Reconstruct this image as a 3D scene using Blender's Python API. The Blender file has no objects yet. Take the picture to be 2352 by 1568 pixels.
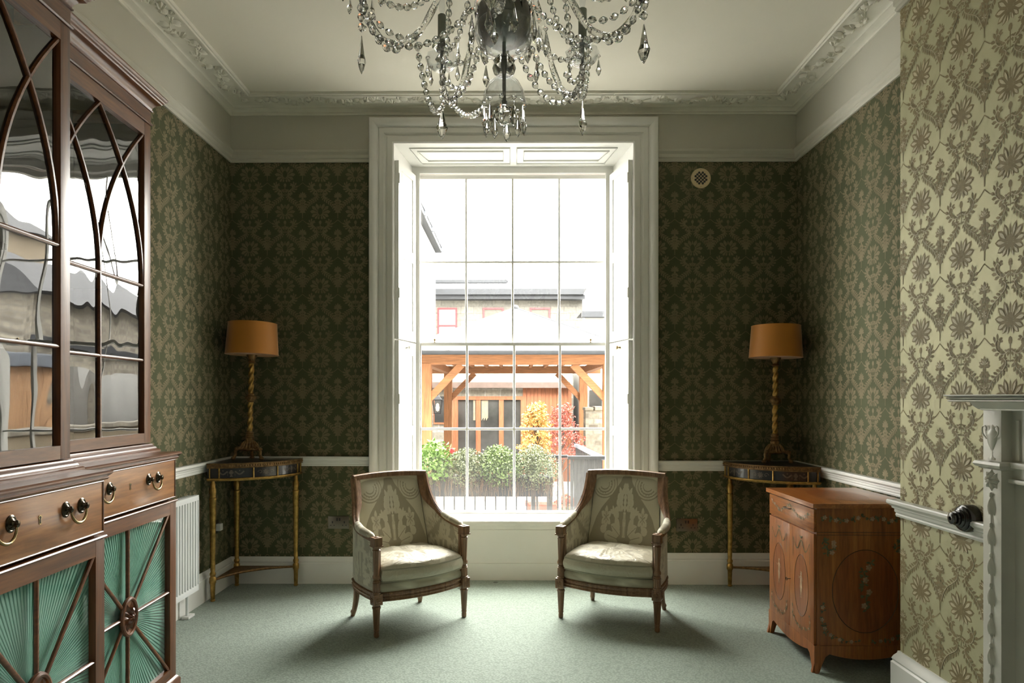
import bpy, bmesh, math, random
import numpy as np
from mathutils import Vector, Matrix
PI = math.pi
random.seed(7)
D = bpy.data
sc = bpy.context.scene
COL = sc.collection

# ------------------------------------------------------------ camera
YAW = math.radians(0.357)
cam_d = D.cameras.new('camera'); cam = D.objects.new('camera', cam_d); COL.objects.link(cam)
cam.location = (0, 0, 1.3); cam.rotation_euler = (PI/2, 0, YAW)
cam_d.sensor_width = 36; cam_d.lens = 24.0
cam_d.shift_x = 0.0061; cam_d.shift_y = 0.0560
cam_d.clip_start = 0.05; cam_d.clip_end = 300
sc.camera = cam

# ------------------------------------------------------------ sky and exposure
SKY = 26.0
w = D.worlds.new('overcast_sky'); sc.world = w; w.use_nodes = True
wn = w.node_tree.nodes; bg = wn['Background']
bg.inputs[0].default_value = (1.0, 0.97, 0.90, 1); bg.inputs[1].default_value = SKY
sc.view_settings.view_transform = 'Standard'; sc.view_settings.look = 'None'
sc.view_settings.gamma = 1; sc.view_settings.exposure = 0.7
sc.view_settings.use_curve_mapping = False
cy = sc.cycles
cy.max_bounces = 14; cy.diffuse_bounces = 7; cy.glossy_bounces = 6
cy.transmission_bounces = 10; cy.transparent_max_bounces = 16
cy.caustics_reflective = False; cy.caustics_refractive = False
cy.sample_clamp_indirect = 6.0; cy.blur_glossy = 0.6
cy.use_denoising = True

# room measures
XL, XR, YB, ZC = -1.975, 2.014, 4.814, 3.37
XB, YBR, YR = 1.677, 2.943, -3.2          # chimney breast face and its far edge, rear wall
CX0, CX1, CZ = -0.987, 1.036, 3.262       # outer edges of the window casing
OX0, OX1, OZ = -0.817, 0.865, 3.096       # window opening at the wall face
SX0, SX1 = -0.742, 0.782                  # sash box
C_, S_ = math.cos(YAW), math.sin(YAW)

def W(px, py, d):                          # photograph measurement at a depth, in metres
    r = (px - 1161.7) / 1568 * d
    return Vector((r*C_ - d*S_, r*S_ + d*C_, 1.3 - (py - 915.8) / 1568 * d))

# daylight portals: they tell the sampler where the windows are
def portal(name, loc, rot, sx, sy):
    l = D.lights.new(name, 'AREA'); l.shape = 'RECTANGLE'; l.size = sx; l.size_y = sy
    l.cycles.is_portal = True
    o = D.objects.new(name, l); COL.objects.link(o); o.location = loc; o.rotation_euler = rot
portal('window_portal', (0.02, YB+0.52, 1.72), (-PI/2, 0, 0), 1.62, 2.75)
FILL_WIN = (-2.10, 0.85, 0.95, 2.70)             # unseen window added for fill light, behind the camera in the right wall: centre y, width, z0, z1
portal('side_window_portal', (XR+0.16, FILL_WIN[0], (FILL_WIN[2]+FILL_WIN[3])/2), (0, PI/2, 0), FILL_WIN[3]-FILL_WIN[2]+.05, FILL_WIN[1]+.05)

# ------------------------------------------------------------ node helpers
class N:
    def __init__(s, name):
        s.m = D.materials.new(name); s.m.use_nodes = True
        s.t = s.m.node_tree; s.n = s.t.nodes; s.n.clear()
        s.out = s.n.new('ShaderNodeOutputMaterial')
    def add(s, t, **kw):
        x = s.n.new(t)
        for k, v in kw.items():
            if k.startswith('i_'):
                k = k[2:]; k = int(k) if k.isdigit() else k.replace('_', ' ')
                x.inputs[k].default_value = v
            else: setattr(x, k, v)
        return x
    def link(s, a, b): s.t.links.new(a, b)
    def coords(s, scale=(1, 1, 1), kind='Object', rot=(0, 0, 0)):
        c = s.add('ShaderNodeTexCoord'); mp = s.add('ShaderNodeMapping')
        mp.inputs['Scale'].default_value = scale; mp.inputs['Rotation'].default_value = rot
        s.link(c.outputs[kind], mp.inputs[0]); return mp.outputs[0]
    def noise(s, vec, scale, detail=4, rough=0.5, dist=0.0):
        n = s.add('ShaderNodeTexNoise'); n.inputs['Scale'].default_value = scale
        n.inputs['Detail'].default_value = detail; n.inputs['Roughness'].default_value = rough
        n.inputs['Distortion'].default_value = dist
        if vec is not None: s.link(vec, n.inputs['Vector'])
        return n.outputs['Fac']
    def ramp(s, fac, stops):
        r = s.add('ShaderNodeValToRGB'); e = r.color_ramp.elements
        while len(e) < len(stops): e.new(0.5)
        for k, (p, c) in enumerate(stops):
            e[k].position = p; e[k].color = (*c, 1) if len(c) == 3 else c
        s.link(fac, r.inputs[0]); return r.outputs[0]
    def mix(s, fac, a, b):
        m = s.add('ShaderNodeMix', data_type='RGBA')
        for inp, v in ((m.inputs[0], fac), (m.inputs[6], a), (m.inputs[7], b)):
            if isinstance(v, (int, float)): inp.default_value = v
            elif isinstance(v, tuple): inp.default_value = (*v, 1)
            else: s.link(v, inp)
        return m.outputs[2]
    def bump(s, h, strength=0.3, dist=0.01, normal=None):
        b = s.add('ShaderNodeBump'); b.inputs['Strength'].default_value = strength
        b.inputs['Distance'].default_value = dist; s.link(h, b.inputs['Height'])
        if normal is not None: s.link(normal, b.inputs['Normal'])
        return b.outputs[0]
    def pbr(s, col, rough=0.5, metal=0.0, bump=None, spec=None, coat=0.0, coat_r=0.1, sheen=0.0):
        p = s.add('ShaderNodeBsdfPrincipled')
        for k, v in (('Base Color', col), ('Roughness', rough)):
            if isinstance(v, (int, float)): p.inputs[k].default_value = v
            elif isinstance(v, tuple): p.inputs[k].default_value = (*v, 1)
            else: s.link(v, p.inputs[k])
        p.inputs['Metallic'].default_value = metal
        if spec is not None: p.inputs['Specular IOR Level'].default_value = spec
        p.inputs['Coat Weight'].default_value = coat; p.inputs['Coat Roughness'].default_value = coat_r
        p.inputs['Sheen Weight'].default_value = sheen
        if bump is not None: s.link(bump, p.inputs['Normal'])
        s.link(p.outputs[0], s.out.inputs[0]); return s.m

def plain(name, c, rough=0.5, metal=0.0, var=0.12, scale=9, bump=0.0, coat=0.0, spec=None, sheen=0.0):
    n = N(name); v = n.coords()
    f = n.noise(v, scale, 5)
    d = tuple(x*(1-var) for x in c); l = tuple(min(1, x*(1+var)) for x in c)
    colr = n.ramp(f, [(0.3, d), (0.7, l)])
    b = n.bump(n.noise(v, scale*9, 3), bump, 0.003) if bump else None
    return n.pbr(colr, rough, metal, b, coat=coat, spec=spec, sheen=sheen)

def wood(name, dark, mid, light, axis=1, scale=1.0, rough=0.35, coat=0.3, band=9.0, coat_r=0.15):
    n = N(name)
    s = [11.0, 11.0, 11.0]; s[axis] = 0.9
    v = n.coords(tuple(x*scale for x in s))
    a = n.noise(v, 1.6, 6, 0.62, 1.1); b = n.noise(v, band, 4, 0.6, 0.2)
    c1 = n.ramp(a, [(0.28, dark), (0.5, mid), (0.74, light)])
    c2 = n.ramp(b, [(0.35, (0.62, 0.62, 0.62)), (0.65, (1.12, 1.12, 1.12))])
    m = n.add('ShaderNodeMix', data_type='RGBA', blend_type='MULTIPLY'); m.inputs[0].default_value = 0.75
    n.link(c1, m.inputs[6]); n.link(c2, m.inputs[7])
    return n.pbr(m.outputs[2], rough, 0, n.bump(b, 0.08, 0.002), coat=coat, coat_r=coat_r)

def glass_sheet(name, f0=.08, tint=(0.97, 0.985, 0.98), wave=0.0, wscale=6.0, dirt=0.0, wdist=0.02):
    n = N(name)
    tr = n.add('ShaderNodeBsdfTransparent'); tr.inputs[0].default_value = (*tint, 1)
    gl = n.add('ShaderNodeBsdfGlossy'); gl.inputs['Roughness'].default_value = 0.0
    lw = n.add('ShaderNodeLayerWeight'); lw.inputs[0].default_value = 0.5
    pw = n.add('ShaderNodeMath', operation='POWER'); n.link(lw.outputs['Facing'], pw.inputs[0]); pw.inputs[1].default_value = 4.5
    fr = n.add('ShaderNodeMath', operation='MULTIPLY_ADD'); n.link(pw.outputs[0], fr.inputs[0]); fr.inputs[1].default_value = 1-f0; fr.inputs[2].default_value = f0
    if wave:
        v = n.coords((1, 1, 0.55))
        bmp = n.bump(n.noise(v, wscale, 1, 0.4, 0.6), wave, wdist)
        n.link(bmp, gl.inputs['Normal'])
    mx = n.add('ShaderNodeMixShader')
    n.link(fr.outputs[0], mx.inputs[0]); n.link(tr.outputs[0], mx.inputs[1]); n.link(gl.outputs[0], mx.inputs[2])
    last = mx.outputs[0]
    if dirt:
        v = n.coords(); sp = n.add('ShaderNodeSeparateXYZ'); n.link(v, sp.inputs[0])
        mr = n.add('ShaderNodeMapRange'); n.link(sp.outputs[2], mr.inputs[0])
        mr.inputs[1].default_value = 0.42; mr.inputs[2].default_value = 1.0
        mr.inputs[3].default_value = dirt; mr.inputs[4].default_value = 0.0
        nz = n.noise(v, 160, 2); mu = n.add('ShaderNodeMath', operation='MULTIPLY')
        n.link(mr.outputs[0], mu.inputs[0]); n.link(n.ramp(nz, [(0.35, (0.3,)*3), (0.65, (1,)*3)]), mu.inputs[1])
        df = n.add('ShaderNodeBsdfTranslucent'); df.inputs[0].default_value = (0.75, 0.78, 0.8, 1)
        m2 = n.add('ShaderNodeMixShader'); n.link(mu.outputs[0], m2.inputs[0])
        n.link(last, m2.inputs[1]); n.link(df.outputs[0], m2.inputs[2]); last = m2.outputs[0]
    n.link(last, n.out.inputs[0]); return n.m

def damask_cloth(name, ca, cb, attr='pattern', ra=0.35, rb=0.6, wr=0.0):
    n = N(name)
    at = n.add('ShaderNodeAttribute', attribute_name=attr)
    col_ = n.mix(at.outputs['Fac'], ca, cb)
    r = n.add('ShaderNodeMapRange'); n.link(at.outputs['Fac'], r.inputs[0])
    r.inputs[3].default_value = ra; r.inputs[4].default_value = rb
    v = n.coords()
    b = n.bump(n.noise(v, 900, 2), 0.12, 0.001)
    if wr: b = n.bump(n.noise(n.coords((1, 1.6, 1)), 11, 3, 0.55, 1.2), wr, 0.02, b)
    return n.pbr(col_, r.outputs[0], 0, b, sheen=0.25, spec=0.6)

M = {}
def build_materials():
    M['ceiling'] = plain('ceiling_paint', (0.78, 0.745, 0.65), 0.8, var=0.02, scale=2)
    M['plaster'] = plain('painted_plaster', (0.53, 0.515, 0.445), 0.75, var=0.02, scale=3)
    M['relief'] = plain('relief_plaster', (0.74, 0.72, 0.64), 0.6, var=0.04, scale=12)
    M['gloss_white'] = plain('white_gloss_paint', (0.74, 0.74, 0.71), 0.32, var=0.02, scale=5, bump=0.02)
    M['frame_white'] = plain('window_paint', (0.72, 0.71, 0.68), 0.38, var=0.03, scale=6)
    M['rad'] = plain('radiator_enamel', (0.70, 0.72, 0.72), 0.3, var=0.01)
    M['wall_green'] = plain('green_wallpaper_ground', (0.071, 0.079, 0.040), 0.78, var=0.10, scale=3, bump=0.05, spec=0.2)
    M['motif'] = plain('wallpaper_damask_motif', (0.178, 0.146, 0.085), 0.7, var=0.10, scale=25, spec=0.25)
    n = N('satin_wallpaper_ground'); v = n.coords((1, 1, 1))
    wv = n.noise(n.coords((1, 320, 30)), 4, 2)
    M['satin'] = n.pbr(n.ramp(n.noise(v, 3, 3), [(0.3, (0.45, 0.435, 0.27)), (0.7, (0.51, 0.485, 0.31))]), 0.52, 0.35,
                       n.bump(wv, 0.12, 0.002), spec=0.8)
    M['satin_motif'] = plain('satin_wallpaper_motif', (0.245, 0.192, 0.098), 0.6, var=0.12, scale=30)
    M['satin_light'] = plain('satin_wallpaper_highlight', (0.56, 0.49, 0.34), 0.5, var=0.1, scale=30)
    # carpet
    n = N('green_loop_carpet'); v = n.coords((1, 1, 1), rot=(0, 0, 0.6))
    vo = n.add('ShaderNodeTexVoronoi'); vo.inputs['Scale'].default_value = 95; n.link(v, vo.inputs['Vector'])
    big = n.noise(v, 1.3, 3); fine = n.noise(v, 170, 2)
    c = n.ramp(big, [(0.3, (0.235, 0.290, 0.245)), (0.7, (0.280, 0.335, 0.285))])
    c = n.mix(n.ramp(vo.outputs['Distance'], [(0.15, (0, 0, 0)), (0.75, (1, 1, 1))]), c, (0.165, 0.210, 0.172))
    ad = n.add('ShaderNodeMath', operation='SUBTRACT'); n.link(fine, ad.inputs[0]); n.link(vo.outputs['Distance'], ad.inputs[1])
    spot = n.noise(n.coords(), 6.5, 1, 0.3)
    c = n.mix(n.ramp(spot, [(0.80, (0, 0, 0)), (0.815, (1, 1, 1))]), c, (0.03, 0.035, 0.03))
    M['carpet'] = n.pbr(c, 0.95, 0, n.bump(ad.outputs[0], 0.5, 0.004), sheen=0.2)
    # woods
    mah = ((0.060, 0.019, 0.007), (0.135, 0.046, 0.015), (0.215, 0.086, 0.029))
    M['mahogany'] = wood('mahogany', *mah, axis=1, coat=0.3, rough=0.36, coat_r=0.22)
    M['mahogany_v'] = wood('mahogany_upright_grain', *mah, axis=2, coat=0.25, rough=0.40, coat_r=0.25)
    M['mahogany_d'] = wood('mahogany_drawer_front', (0.15, 0.055, 0.017), (0.30, 0.125, 0.040), (0.42, 0.20, 0.070), axis=1, scale=0.8, coat=0.45, rough=0.33)
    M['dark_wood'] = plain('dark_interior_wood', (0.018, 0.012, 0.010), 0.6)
    M['walnut'] = wood('washed_walnut', (0.11, 0.052, 0.024), (0.235, 0.125, 0.062), (0.34, 0.205, 0.115), axis=2, scale=1.5, rough=0.42, coat=0.15)
    M['satinwood'] = wood('satinwood', (0.20, 0.056, 0.012), (0.33, 0.105, 0.022), (0.42, 0.155, 0.036), axis=2, rough=0.4, coat=0.25)
    M['satinwood_h'] = wood('satinwood_crosswise', (0.22, 0.064, 0.014), (0.36, 0.118, 0.026), (0.45, 0.17, 0.042), axis=1, rough=0.3, coat=0.5)
    M['panel_wood'] = wood('darker_oval_veneer', (0.20, 0.055, 0.016), (0.29, 0.085, 0.022), (0.35, 0.115, 0.03), axis=2, rough=0.35, coat=0.4)
    M['ink'] = plain('painted_dark_line', (0.035, 0.028, 0.018), 0.5)
    M['paint_leaf'] = plain('painted_leaf', (0.10, 0.105, 0.05), 0.5, var=0.4, scale=60)
    M['paint_rose'] = plain('painted_flower', (0.36, 0.23, 0.14), 0.5, var=0.35, scale=70)
    M['paint_figure'] = plain('painted_figure', (0.42, 0.28, 0.17), 0.5, var=0.3, scale=40)
    M['gold'] = plain('aged_gilding', (0.40, 0.245, 0.070), 0.38, 0.85, var=0.4, scale=40, bump=0.15)
    M['gold_dull'] = plain('dull_gilding', (0.20, 0.115, 0.045), 0.5, 0.6, var=0.5, scale=50, bump=0.3)
    M['black_lacquer'] = plain('black_lacquer', (0.012, 0.012, 0.016), 0.3, coat=0.4)
    M['lacquer_art'] = plain('faded_painted_ornament', (0.13, 0.105, 0.085), 0.5, var=0.3, scale=60)
    M['brass'] = plain('antique_brass', (0.36, 0.27, 0.14), 0.25, 1.0, var=0.25, scale=30)
    M['brass_dark'] = plain('darkened_brass', (0.085, 0.07, 0.05), 0.22, 1.0, var=0.3, scale=30)
    M['steel'] = plain('brushed_socket_plate', (0.19, 0.165, 0.125), 0.3, 1.0, var=0.1)
    M['black'] = plain('black_plastic', (0.015, 0.015, 0.015), 0.35)
    M['ebony'] = plain('ebonised_wood', (0.012, 0.010, 0.010), 0.22, coat=0.6)
    M['white_plastic'] = plain('white_plastic', (0.7, 0.7, 0.68), 0.35)
    M['marble'] = plain('carved_white_marble', (0.66, 0.64, 0.59), 0.3, var=0.06, scale=6, coat=0.15)
    M['dark_marble'] = plain('dark_veined_marble', (0.06, 0.06, 0.05), 0.25, var=0.7, scale=14)
    M['soot'] = plain('cast_iron', (0.015, 0.015, 0.015), 0.6)
    M['cream_vent'] = plain('cream_metal_vent', (0.62, 0.50, 0.30), 0.45, var=0.04)
    n = N('amber_silk_shade'); v = n.coords((1, 1, 1))
    M['shade'] = n.pbr(n.ramp(n.noise(v, 5, 3), [(0.3, (0.44, 0.165, 0.012)), (0.7, (0.50, 0.190, 0.015))]), 0.55, 0,
                       n.bump(n.noise(n.coords((60, 60, 500)), 5, 2), 0.1, 0.001), sheen=0.3)
    # silk behind the lower doors
    n = N('green_pleated_silk'); v = n.coords()
    M['silk'] = n.pbr(n.ramp(n.noise(v, 7, 3), [(0.3, (0.085, 0.30, 0.215)), (0.7, (0.135, 0.40, 0.295))]), 0.4, 0.0,
                      n.bump(n.noise(v, 60, 3), 0.15, 0.003), sheen=0.4)
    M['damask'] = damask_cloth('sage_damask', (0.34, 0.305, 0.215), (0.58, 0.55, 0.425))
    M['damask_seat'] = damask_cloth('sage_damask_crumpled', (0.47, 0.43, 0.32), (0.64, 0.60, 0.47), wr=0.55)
    M['piping'] = plain('damask_piping', (0.30, 0.28, 0.20), 0.5)
    # glass
    M['old_glass'] = glass_sheet('old_bookcase_glass', .12, (0.86, 0.88, 0.86), wave=0.16, wscale=3.2, wdist=0.03)
    M['door_glass'] = glass_sheet('lower_door_glass', .05, (0.97, 0.97, 0.97), wave=0.08, wscale=3.0)
    M['window_glass'] = glass_sheet('window_glass', .06, (0.98, 0.99, 0.985), dirt=0.035)
    n = N('cut_crystal')
    g = n.add('ShaderNodeBsdfGlass'); g.inputs['IOR'].default_value = 1.55; g.inputs['Roughness'].default_value = 0.0
    g.inputs[0].default_value = (1, 1, 1, 1)
    n.link(g.outputs[0], n.out.inputs[0]); M['crystal'] = n.m
    M['thin_glass'] = glass_sheet('blown_thin_glass', .10, (0.95, 0.96, 0.97), wave=0.2, wscale=18)
    M['silver'] = plain('tarnished_silver', (0.26, 0.26, 0.25), 0.42, 1.0, var=0.2, scale=12)
    M['candle'] = plain('grey_green_candle_sleeve', (0.36, 0.39, 0.34), 0.5, var=0.03)
build_materials()

# ------------------------------------------------------------ object helpers
def tag(o, label=None, cat=None, group=None, kind=None):
    if label: o['label'] = label
    if cat: o['category'] = cat
    if group: o['group'] = group
    if kind: o['kind'] = kind
    return o

def thing(name, label, cat, loc=(0, 0, 0), rz=0.0, group=None):
    o = D.objects.new(name, None); COL.objects.link(o); o.empty_display_size = 0.1
    o.location = loc; o.rotation_euler = (0, 0, rz)
    return tag(o, label, cat, group)

def copy_tree(o, parent=None):
    c = o.copy(); COL.objects.link(c)
    if parent is not None:
        c.parent = parent; c.matrix_parent_inverse = o.matrix_parent_inverse.copy()
    for ch in list(o.children): copy_tree(ch, c)
    return c

class MB:
    """collects shapes, then links them as ONE mesh object"""
    def __init__(s): s.v = []; s.f = []; s.mi = []; s.cur = 0
    def add(s, verts, faces, mi=None):
        b = len(s.v); s.v.extend([tuple(p) for p in verts])
        s.f.extend([tuple(b+i for i in fc) for fc in faces])
        s.mi.extend([s.cur if mi is None else mi]*len(faces)); return s
    def box(s, x0, x1, y0, y1, z0, z1, mi=None, mat=None, b=0.0):
        if b:
            b = min(b, abs(x1-x0)*0.4, abs(y1-y0)*0.4, abs(z1-z0)*0.4)
            return s.bevbox(x0, x1, y0, y1, z0, z1, b, mi, mat)
        v = [(x, y, z) for x in (x0, x1) for y in (y0, y1) for z in (z0, z1)]
        if mat is not None: v = [mat @ Vector(p) for p in v]
        return s.add(v, [(0, 1, 3, 2), (4, 6, 7, 5), (0, 4, 5, 1), (2, 3, 7, 6), (0, 2, 6, 4), (1, 5, 7, 3)], mi)
    def bevbox(s, x0, x1, y0, y1, z0, z1, b, mi=None, mat=None):
        bm = bmesh.new(); bmesh.ops.create_cube(bm, size=1)
        bmesh.ops.scale(bm, vec=(x1-x0, y1-y0, z1-z0), verts=bm.verts)
        bmesh.ops.translate(bm, vec=((x0+x1)/2, (y0+y1)/2, (z0+z1)/2), verts=bm.verts)
        bmesh.ops.bevel(bm, geom=bm.edges[:], offset=b, segments=2, affect='EDGES', profile=0.7)
        if mat is not None: bmesh.ops.transform(bm, matrix=mat, verts=bm.verts)
        bm.verts.index_update()
        s.add([v.co for v in bm.verts], [tuple(v.index for v in f.verts) for f in bm.faces], mi); bm.free(); return s
    def beam(s, a, b, w, h, mi=None, up=(0, 0, 1)):
        a = Vector(a); b = Vector(b); d = b-a; L = d.length; d.normalize()
        u = Vector(up); sd = d.cross(u)
        if sd.length < 1e-4: sd = d.cross(Vector((0, 1, 0)))
        sd.normalize(); u = sd.cross(d).normalized()
        v = []
        for p in (a, b):
            for i, j in ((-1, -1), (1, -1), (1, 1), (-1, 1)): v.append(p + sd*(i*w/2) + u*(j*h/2))
        return s.add(v, [(0, 1, 2, 3), (7, 6, 5, 4), (0, 4, 5, 1), (1, 5, 6, 2), (2, 6, 7, 3), (3, 7, 4, 0)], mi)
    def lathe(s, prof, seg=24, c=(0, 0, 0), mod=None, mat=None, mi=None, a0=0, a1=None, scale=(1, 1)):
        full = a1 is None; a1 = a0+2*PI if full else a1
        n = seg if full else seg+1; v = []; f = []
        for r, z in prof:
            for k in range(n):
                a = a0 + (a1-a0)*k/seg; rr = r*(mod(a, z) if mod else 1)
                p = Vector((c[0]+rr*math.cos(a)*scale[0], c[1]+rr*math.sin(a)*scale[1], c[2]+z)); v.append(mat @ p if mat is not None else p)
        for i in range(len(prof)-1):
            for k in range(seg):
                k2 = (k+1) % n if full else k+1
                f.append((i*n+k, i*n+k2, (i+1)*n+k2, (i+1)*n+k))
        if full:
            if prof[0][0] > 1e-6: f.append(tuple(range(n-1, -1, -1)))
            if prof[-1][0] > 1e-6: f.append(tuple((len(prof)-1)*n+k for k in range(n)))
        return s.add(v, f, mi)
    def tube(s, pts, r, seg=8, mi=None, close=False, cap=True):
        pts = [Vector(p) for p in pts]; n = len(pts)
        rs = r if isinstance(r, (list, tuple)) else [r]*n
        t0 = (pts[1]-pts[0]).normalized()
        ref = Vector((0, 0, 1)) if abs(t0.z) < 0.9 else Vector((1, 0, 0))
        u = t0.cross(ref).normalized(); v = []; f = []
        for i in range(n):
            t = (pts[min(i+1, n-1)]-pts[max(i-1, 0)])
            if close: t = pts[(i+1) % n]-pts[i-1]
            t.normalize(); u = (u - t*u.dot(t)).normalized(); b = t.cross(u)
            for k in range(seg):
                a = 2*PI*k/seg; v.append(pts[i] + (u*math.cos(a)+b*math.sin(a))*rs[i])
        m = n if close else n-1
        for i in range(m):
            j = (i+1) % n
            for k in range(seg):
                k2 = (k+1) % seg; f.append((i*seg+k, i*seg+k2, j*seg+k2, j*seg+k))
        if not close and cap:
            f.append(tuple(range(seg-1, -1, -1))); f.append(tuple((n-1)*seg+k for k in range(seg)))
        return s.add(v, f, mi)
    def ball(s, c, r, seg=10, rings=6, sc_=(1, 1, 1), mi=None, mat=None):
        v = []; f = []
        for i in range(rings+1):
            th = PI*i/rings
            for k in range(seg):
                a = 2*PI*k/seg
                p = Vector((r*math.sin(th)*math.cos(a)*sc_[0], r*math.sin(th)*math.sin(a)*sc_[1], r*math.cos(th)*sc_[2]))
                if mat is not None: p = mat @ p
                v.append(p + Vector(c))
        for i in range(rings):
            for k in range(seg):
                k2 = (k+1) % seg; f.append((i*seg+k, (i+1)*seg+k, (i+1)*seg+k2, i*seg+k2))
        return s.add(v, f, mi)
    def prism(s, poly, fn, h0, h1, mi=None):
        """poly in 2-D, fn(a, b, h) -> xyz, between heights h0 and h1"""
        n = len(poly); v = [fn(a, b, h0) for a, b in poly] + [fn(a, b, h1) for a, b in poly]
        f = [tuple(range(n-1, -1, -1)), tuple(range(n, 2*n))]
        f += [(i, (i+1) % n, n+(i+1) % n, n+i) for i in range(n)]
        return s.add(v, f, mi)
    def mould(s, prof, path, fn=None, closed=False, mi=None):
        """closed profile [(out, h)] swept along a plan path; out is to the LEFT of travel; mitred"""
        if fn is None: fn = lambda a, b, h: (a, b, h)
        P = [Vector((a, b)) for a, b in path]; n = len(P); ms = []
        for i in range(n):
            def nrm(a, b):
                d = (b-a).normalized(); return Vector((-d.y, d.x))
            if closed or 0 < i < n-1:
                n1 = nrm(P[i-1], P[i]); n2 = nrm(P[i], P[(i+1) % n]); m = (n1+n2) / max(0.15, (1+n1.dot(n2)))
            elif i == 0: m = nrm(P[0], P[1])
            else: m = nrm(P[-2], P[-1])
            ms.append(m)
        k = len(prof); v = []; f = []
        for i in range(n):
            for o, h in prof:
                q = P[i] + ms[i]*o; v.append(fn(q.x, q.y, h))
        for i in range(n if closed else n-1):
            j = (i+1) % n
            for a in range(k):
                b = (a+1) % k; f.append((i*k+a, j*k+a, j*k+b, i*k+b))
        if not closed:
            f.append(tuple(range(k))); f.append(tuple((n-1)*k+a for a in range(k-1, -1, -1)))
        return s.add(v, f, mi)
    def grid(s, fn, nu, nv, mi=None, closeu=False):
        v = [fn(i/nu if not closeu else i/nu, j/nv) for j in range(nv+1) for i in range(nu if closeu else nu+1)]
        w_ = nu if closeu else nu+1; f = []
        for j in range(nv):
            for i in range(nu):
                i2 = (i+1) % w_ if closeu else i+1
                f.append((j*w_+i, j*w_+i2, (j+1)*w_+i2, (j+1)*w_+i))
        return s.add(v, f, mi)
    def build(s, name, mat, parent=None, smooth=30, loc=None, kind=None, attr=None, recalc=True):
        me = D.meshes.new(name); me.from_pydata(s.v, [], s.f)
        mats = mat if isinstance(mat, (list, tuple)) else [mat]
        for m_ in mats: me.materials.append(M[m_] if isinstance(m_, str) else m_)
        if len(mats) > 1: me.polygons.foreach_set('material_index', s.mi)
        if attr is not None:
            a = me.attributes.new('pattern', 'FLOAT', 'POINT'); a.data.foreach_set('value', attr)
        me.update()
        if recalc and len(s.v) < 40000:
            bm = bmesh.new(); bm.from_mesh(me); bmesh.ops.recalc_face_normals(bm, faces=bm.faces[:]); bm.to_mesh(me); bm.free()
        if smooth:
            me.polygons.foreach_set('use_smooth', [True]*len(me.polygons)); me.set_sharp_from_angle(angle=math.radians(smooth))
        o = D.objects.new(name, me); COL.objects.link(o)
        if parent is not None: o.parent = parent
        if loc is not None: o.location = loc
        if kind: o['kind'] = kind
        return o

def cat_rom(pts, n=8):
    P = [Vector(p) for p in pts]; P = [P[0]*2-P[1]] + P + [P[-1]*2-P[-2]]; out = []
    for i in range(1, len(P)-2):
        for k in range(n):
            t = k/n; a, b, c, d = P[i-1:i+3]
            out.append(0.5*((2*b) + (c-a)*t + (2*a-5*b+4*c-d)*t*t + (3*b-a-3*c+d)*t**3))
    out.append(P[-2]); return out

# ------------------------------------------------------------ ornament polygons (2-D)
def petal(cx, cy, ang, l, wd, n=5, bulge=1.25):
    u = (math.cos(ang), math.sin(ang)); sdir = (-u[1], u[0]); a = []; b = []
    for k in range(n+1):
        t = k/n; hw = wd/2*math.sin(PI*min(1, t**bulge)) if k < n else 0
        a.append((cx+u[0]*l*t+sdir[0]*hw, cy+u[1]*l*t+sdir[1]*hw))
        if 0 < k < n: b.append((cx+u[0]*l*t-sdir[0]*hw, cy+u[1]*l*t-sdir[1]*hw))
    return a + b[::-1]
def ell(cx, cy, rx, ry, n=12):
    return [(cx+rx*math.cos(2*PI*k/n), cy+ry*math.sin(2*PI*k/n)) for k in range(n)]
def band(pts, w0, w1=None):
    w1 = w0 if w1 is None else w1; out = []; n = len(pts)
    for i in range(n-1):
        a = pts[i]; b = pts[i+1]; d = (b[0]-a[0], b[1]-a[1]); L = math.hypot(*d) or 1; nx, ny = -d[1]/L, d[0]/L
        wa = (w0+(w1-w0)*i/(n-1))/2; wb = (w0+(w1-w0)*(i+1)/(n-1))/2
        out.append([(a[0]+nx*wa, a[1]+ny*wa), (a[0]-nx*wa, a[1]-ny*wa), (b[0]-nx*wb, b[1]-ny*wb), (b[0]+nx*wb, b[1]+ny*wb)])
    return out
def curve2(pts, n=5): return [(p.x, p.y) for p in cat_rom([(a, b, 0) for a, b in pts], n)]
def garland(pts, n, leaf, wd, spine=0.0025, lean=0.8):
    c = curve2(pts, 6); out = band(c, spine)
    for k in range(n):
        i = int((k+0.5)/n*(len(c)-1)); a = c[i]; b = c[min(i+1, len(c)-1)]
        an = math.atan2(b[1]-a[1], b[0]-a[0]); f = 0.65+0.5*math.sin(PI*(k+0.5)/n)
        for sg in (1, -1): out.append(petal(a[0], a[1], an+sg*lean, leaf*f, wd*f, 3))
    return out
def mirror(ps): return ps + [[(-x, y) for x, y in p][::-1] for p in ps]
TW, TH = 0.2494, 0.2623
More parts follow.
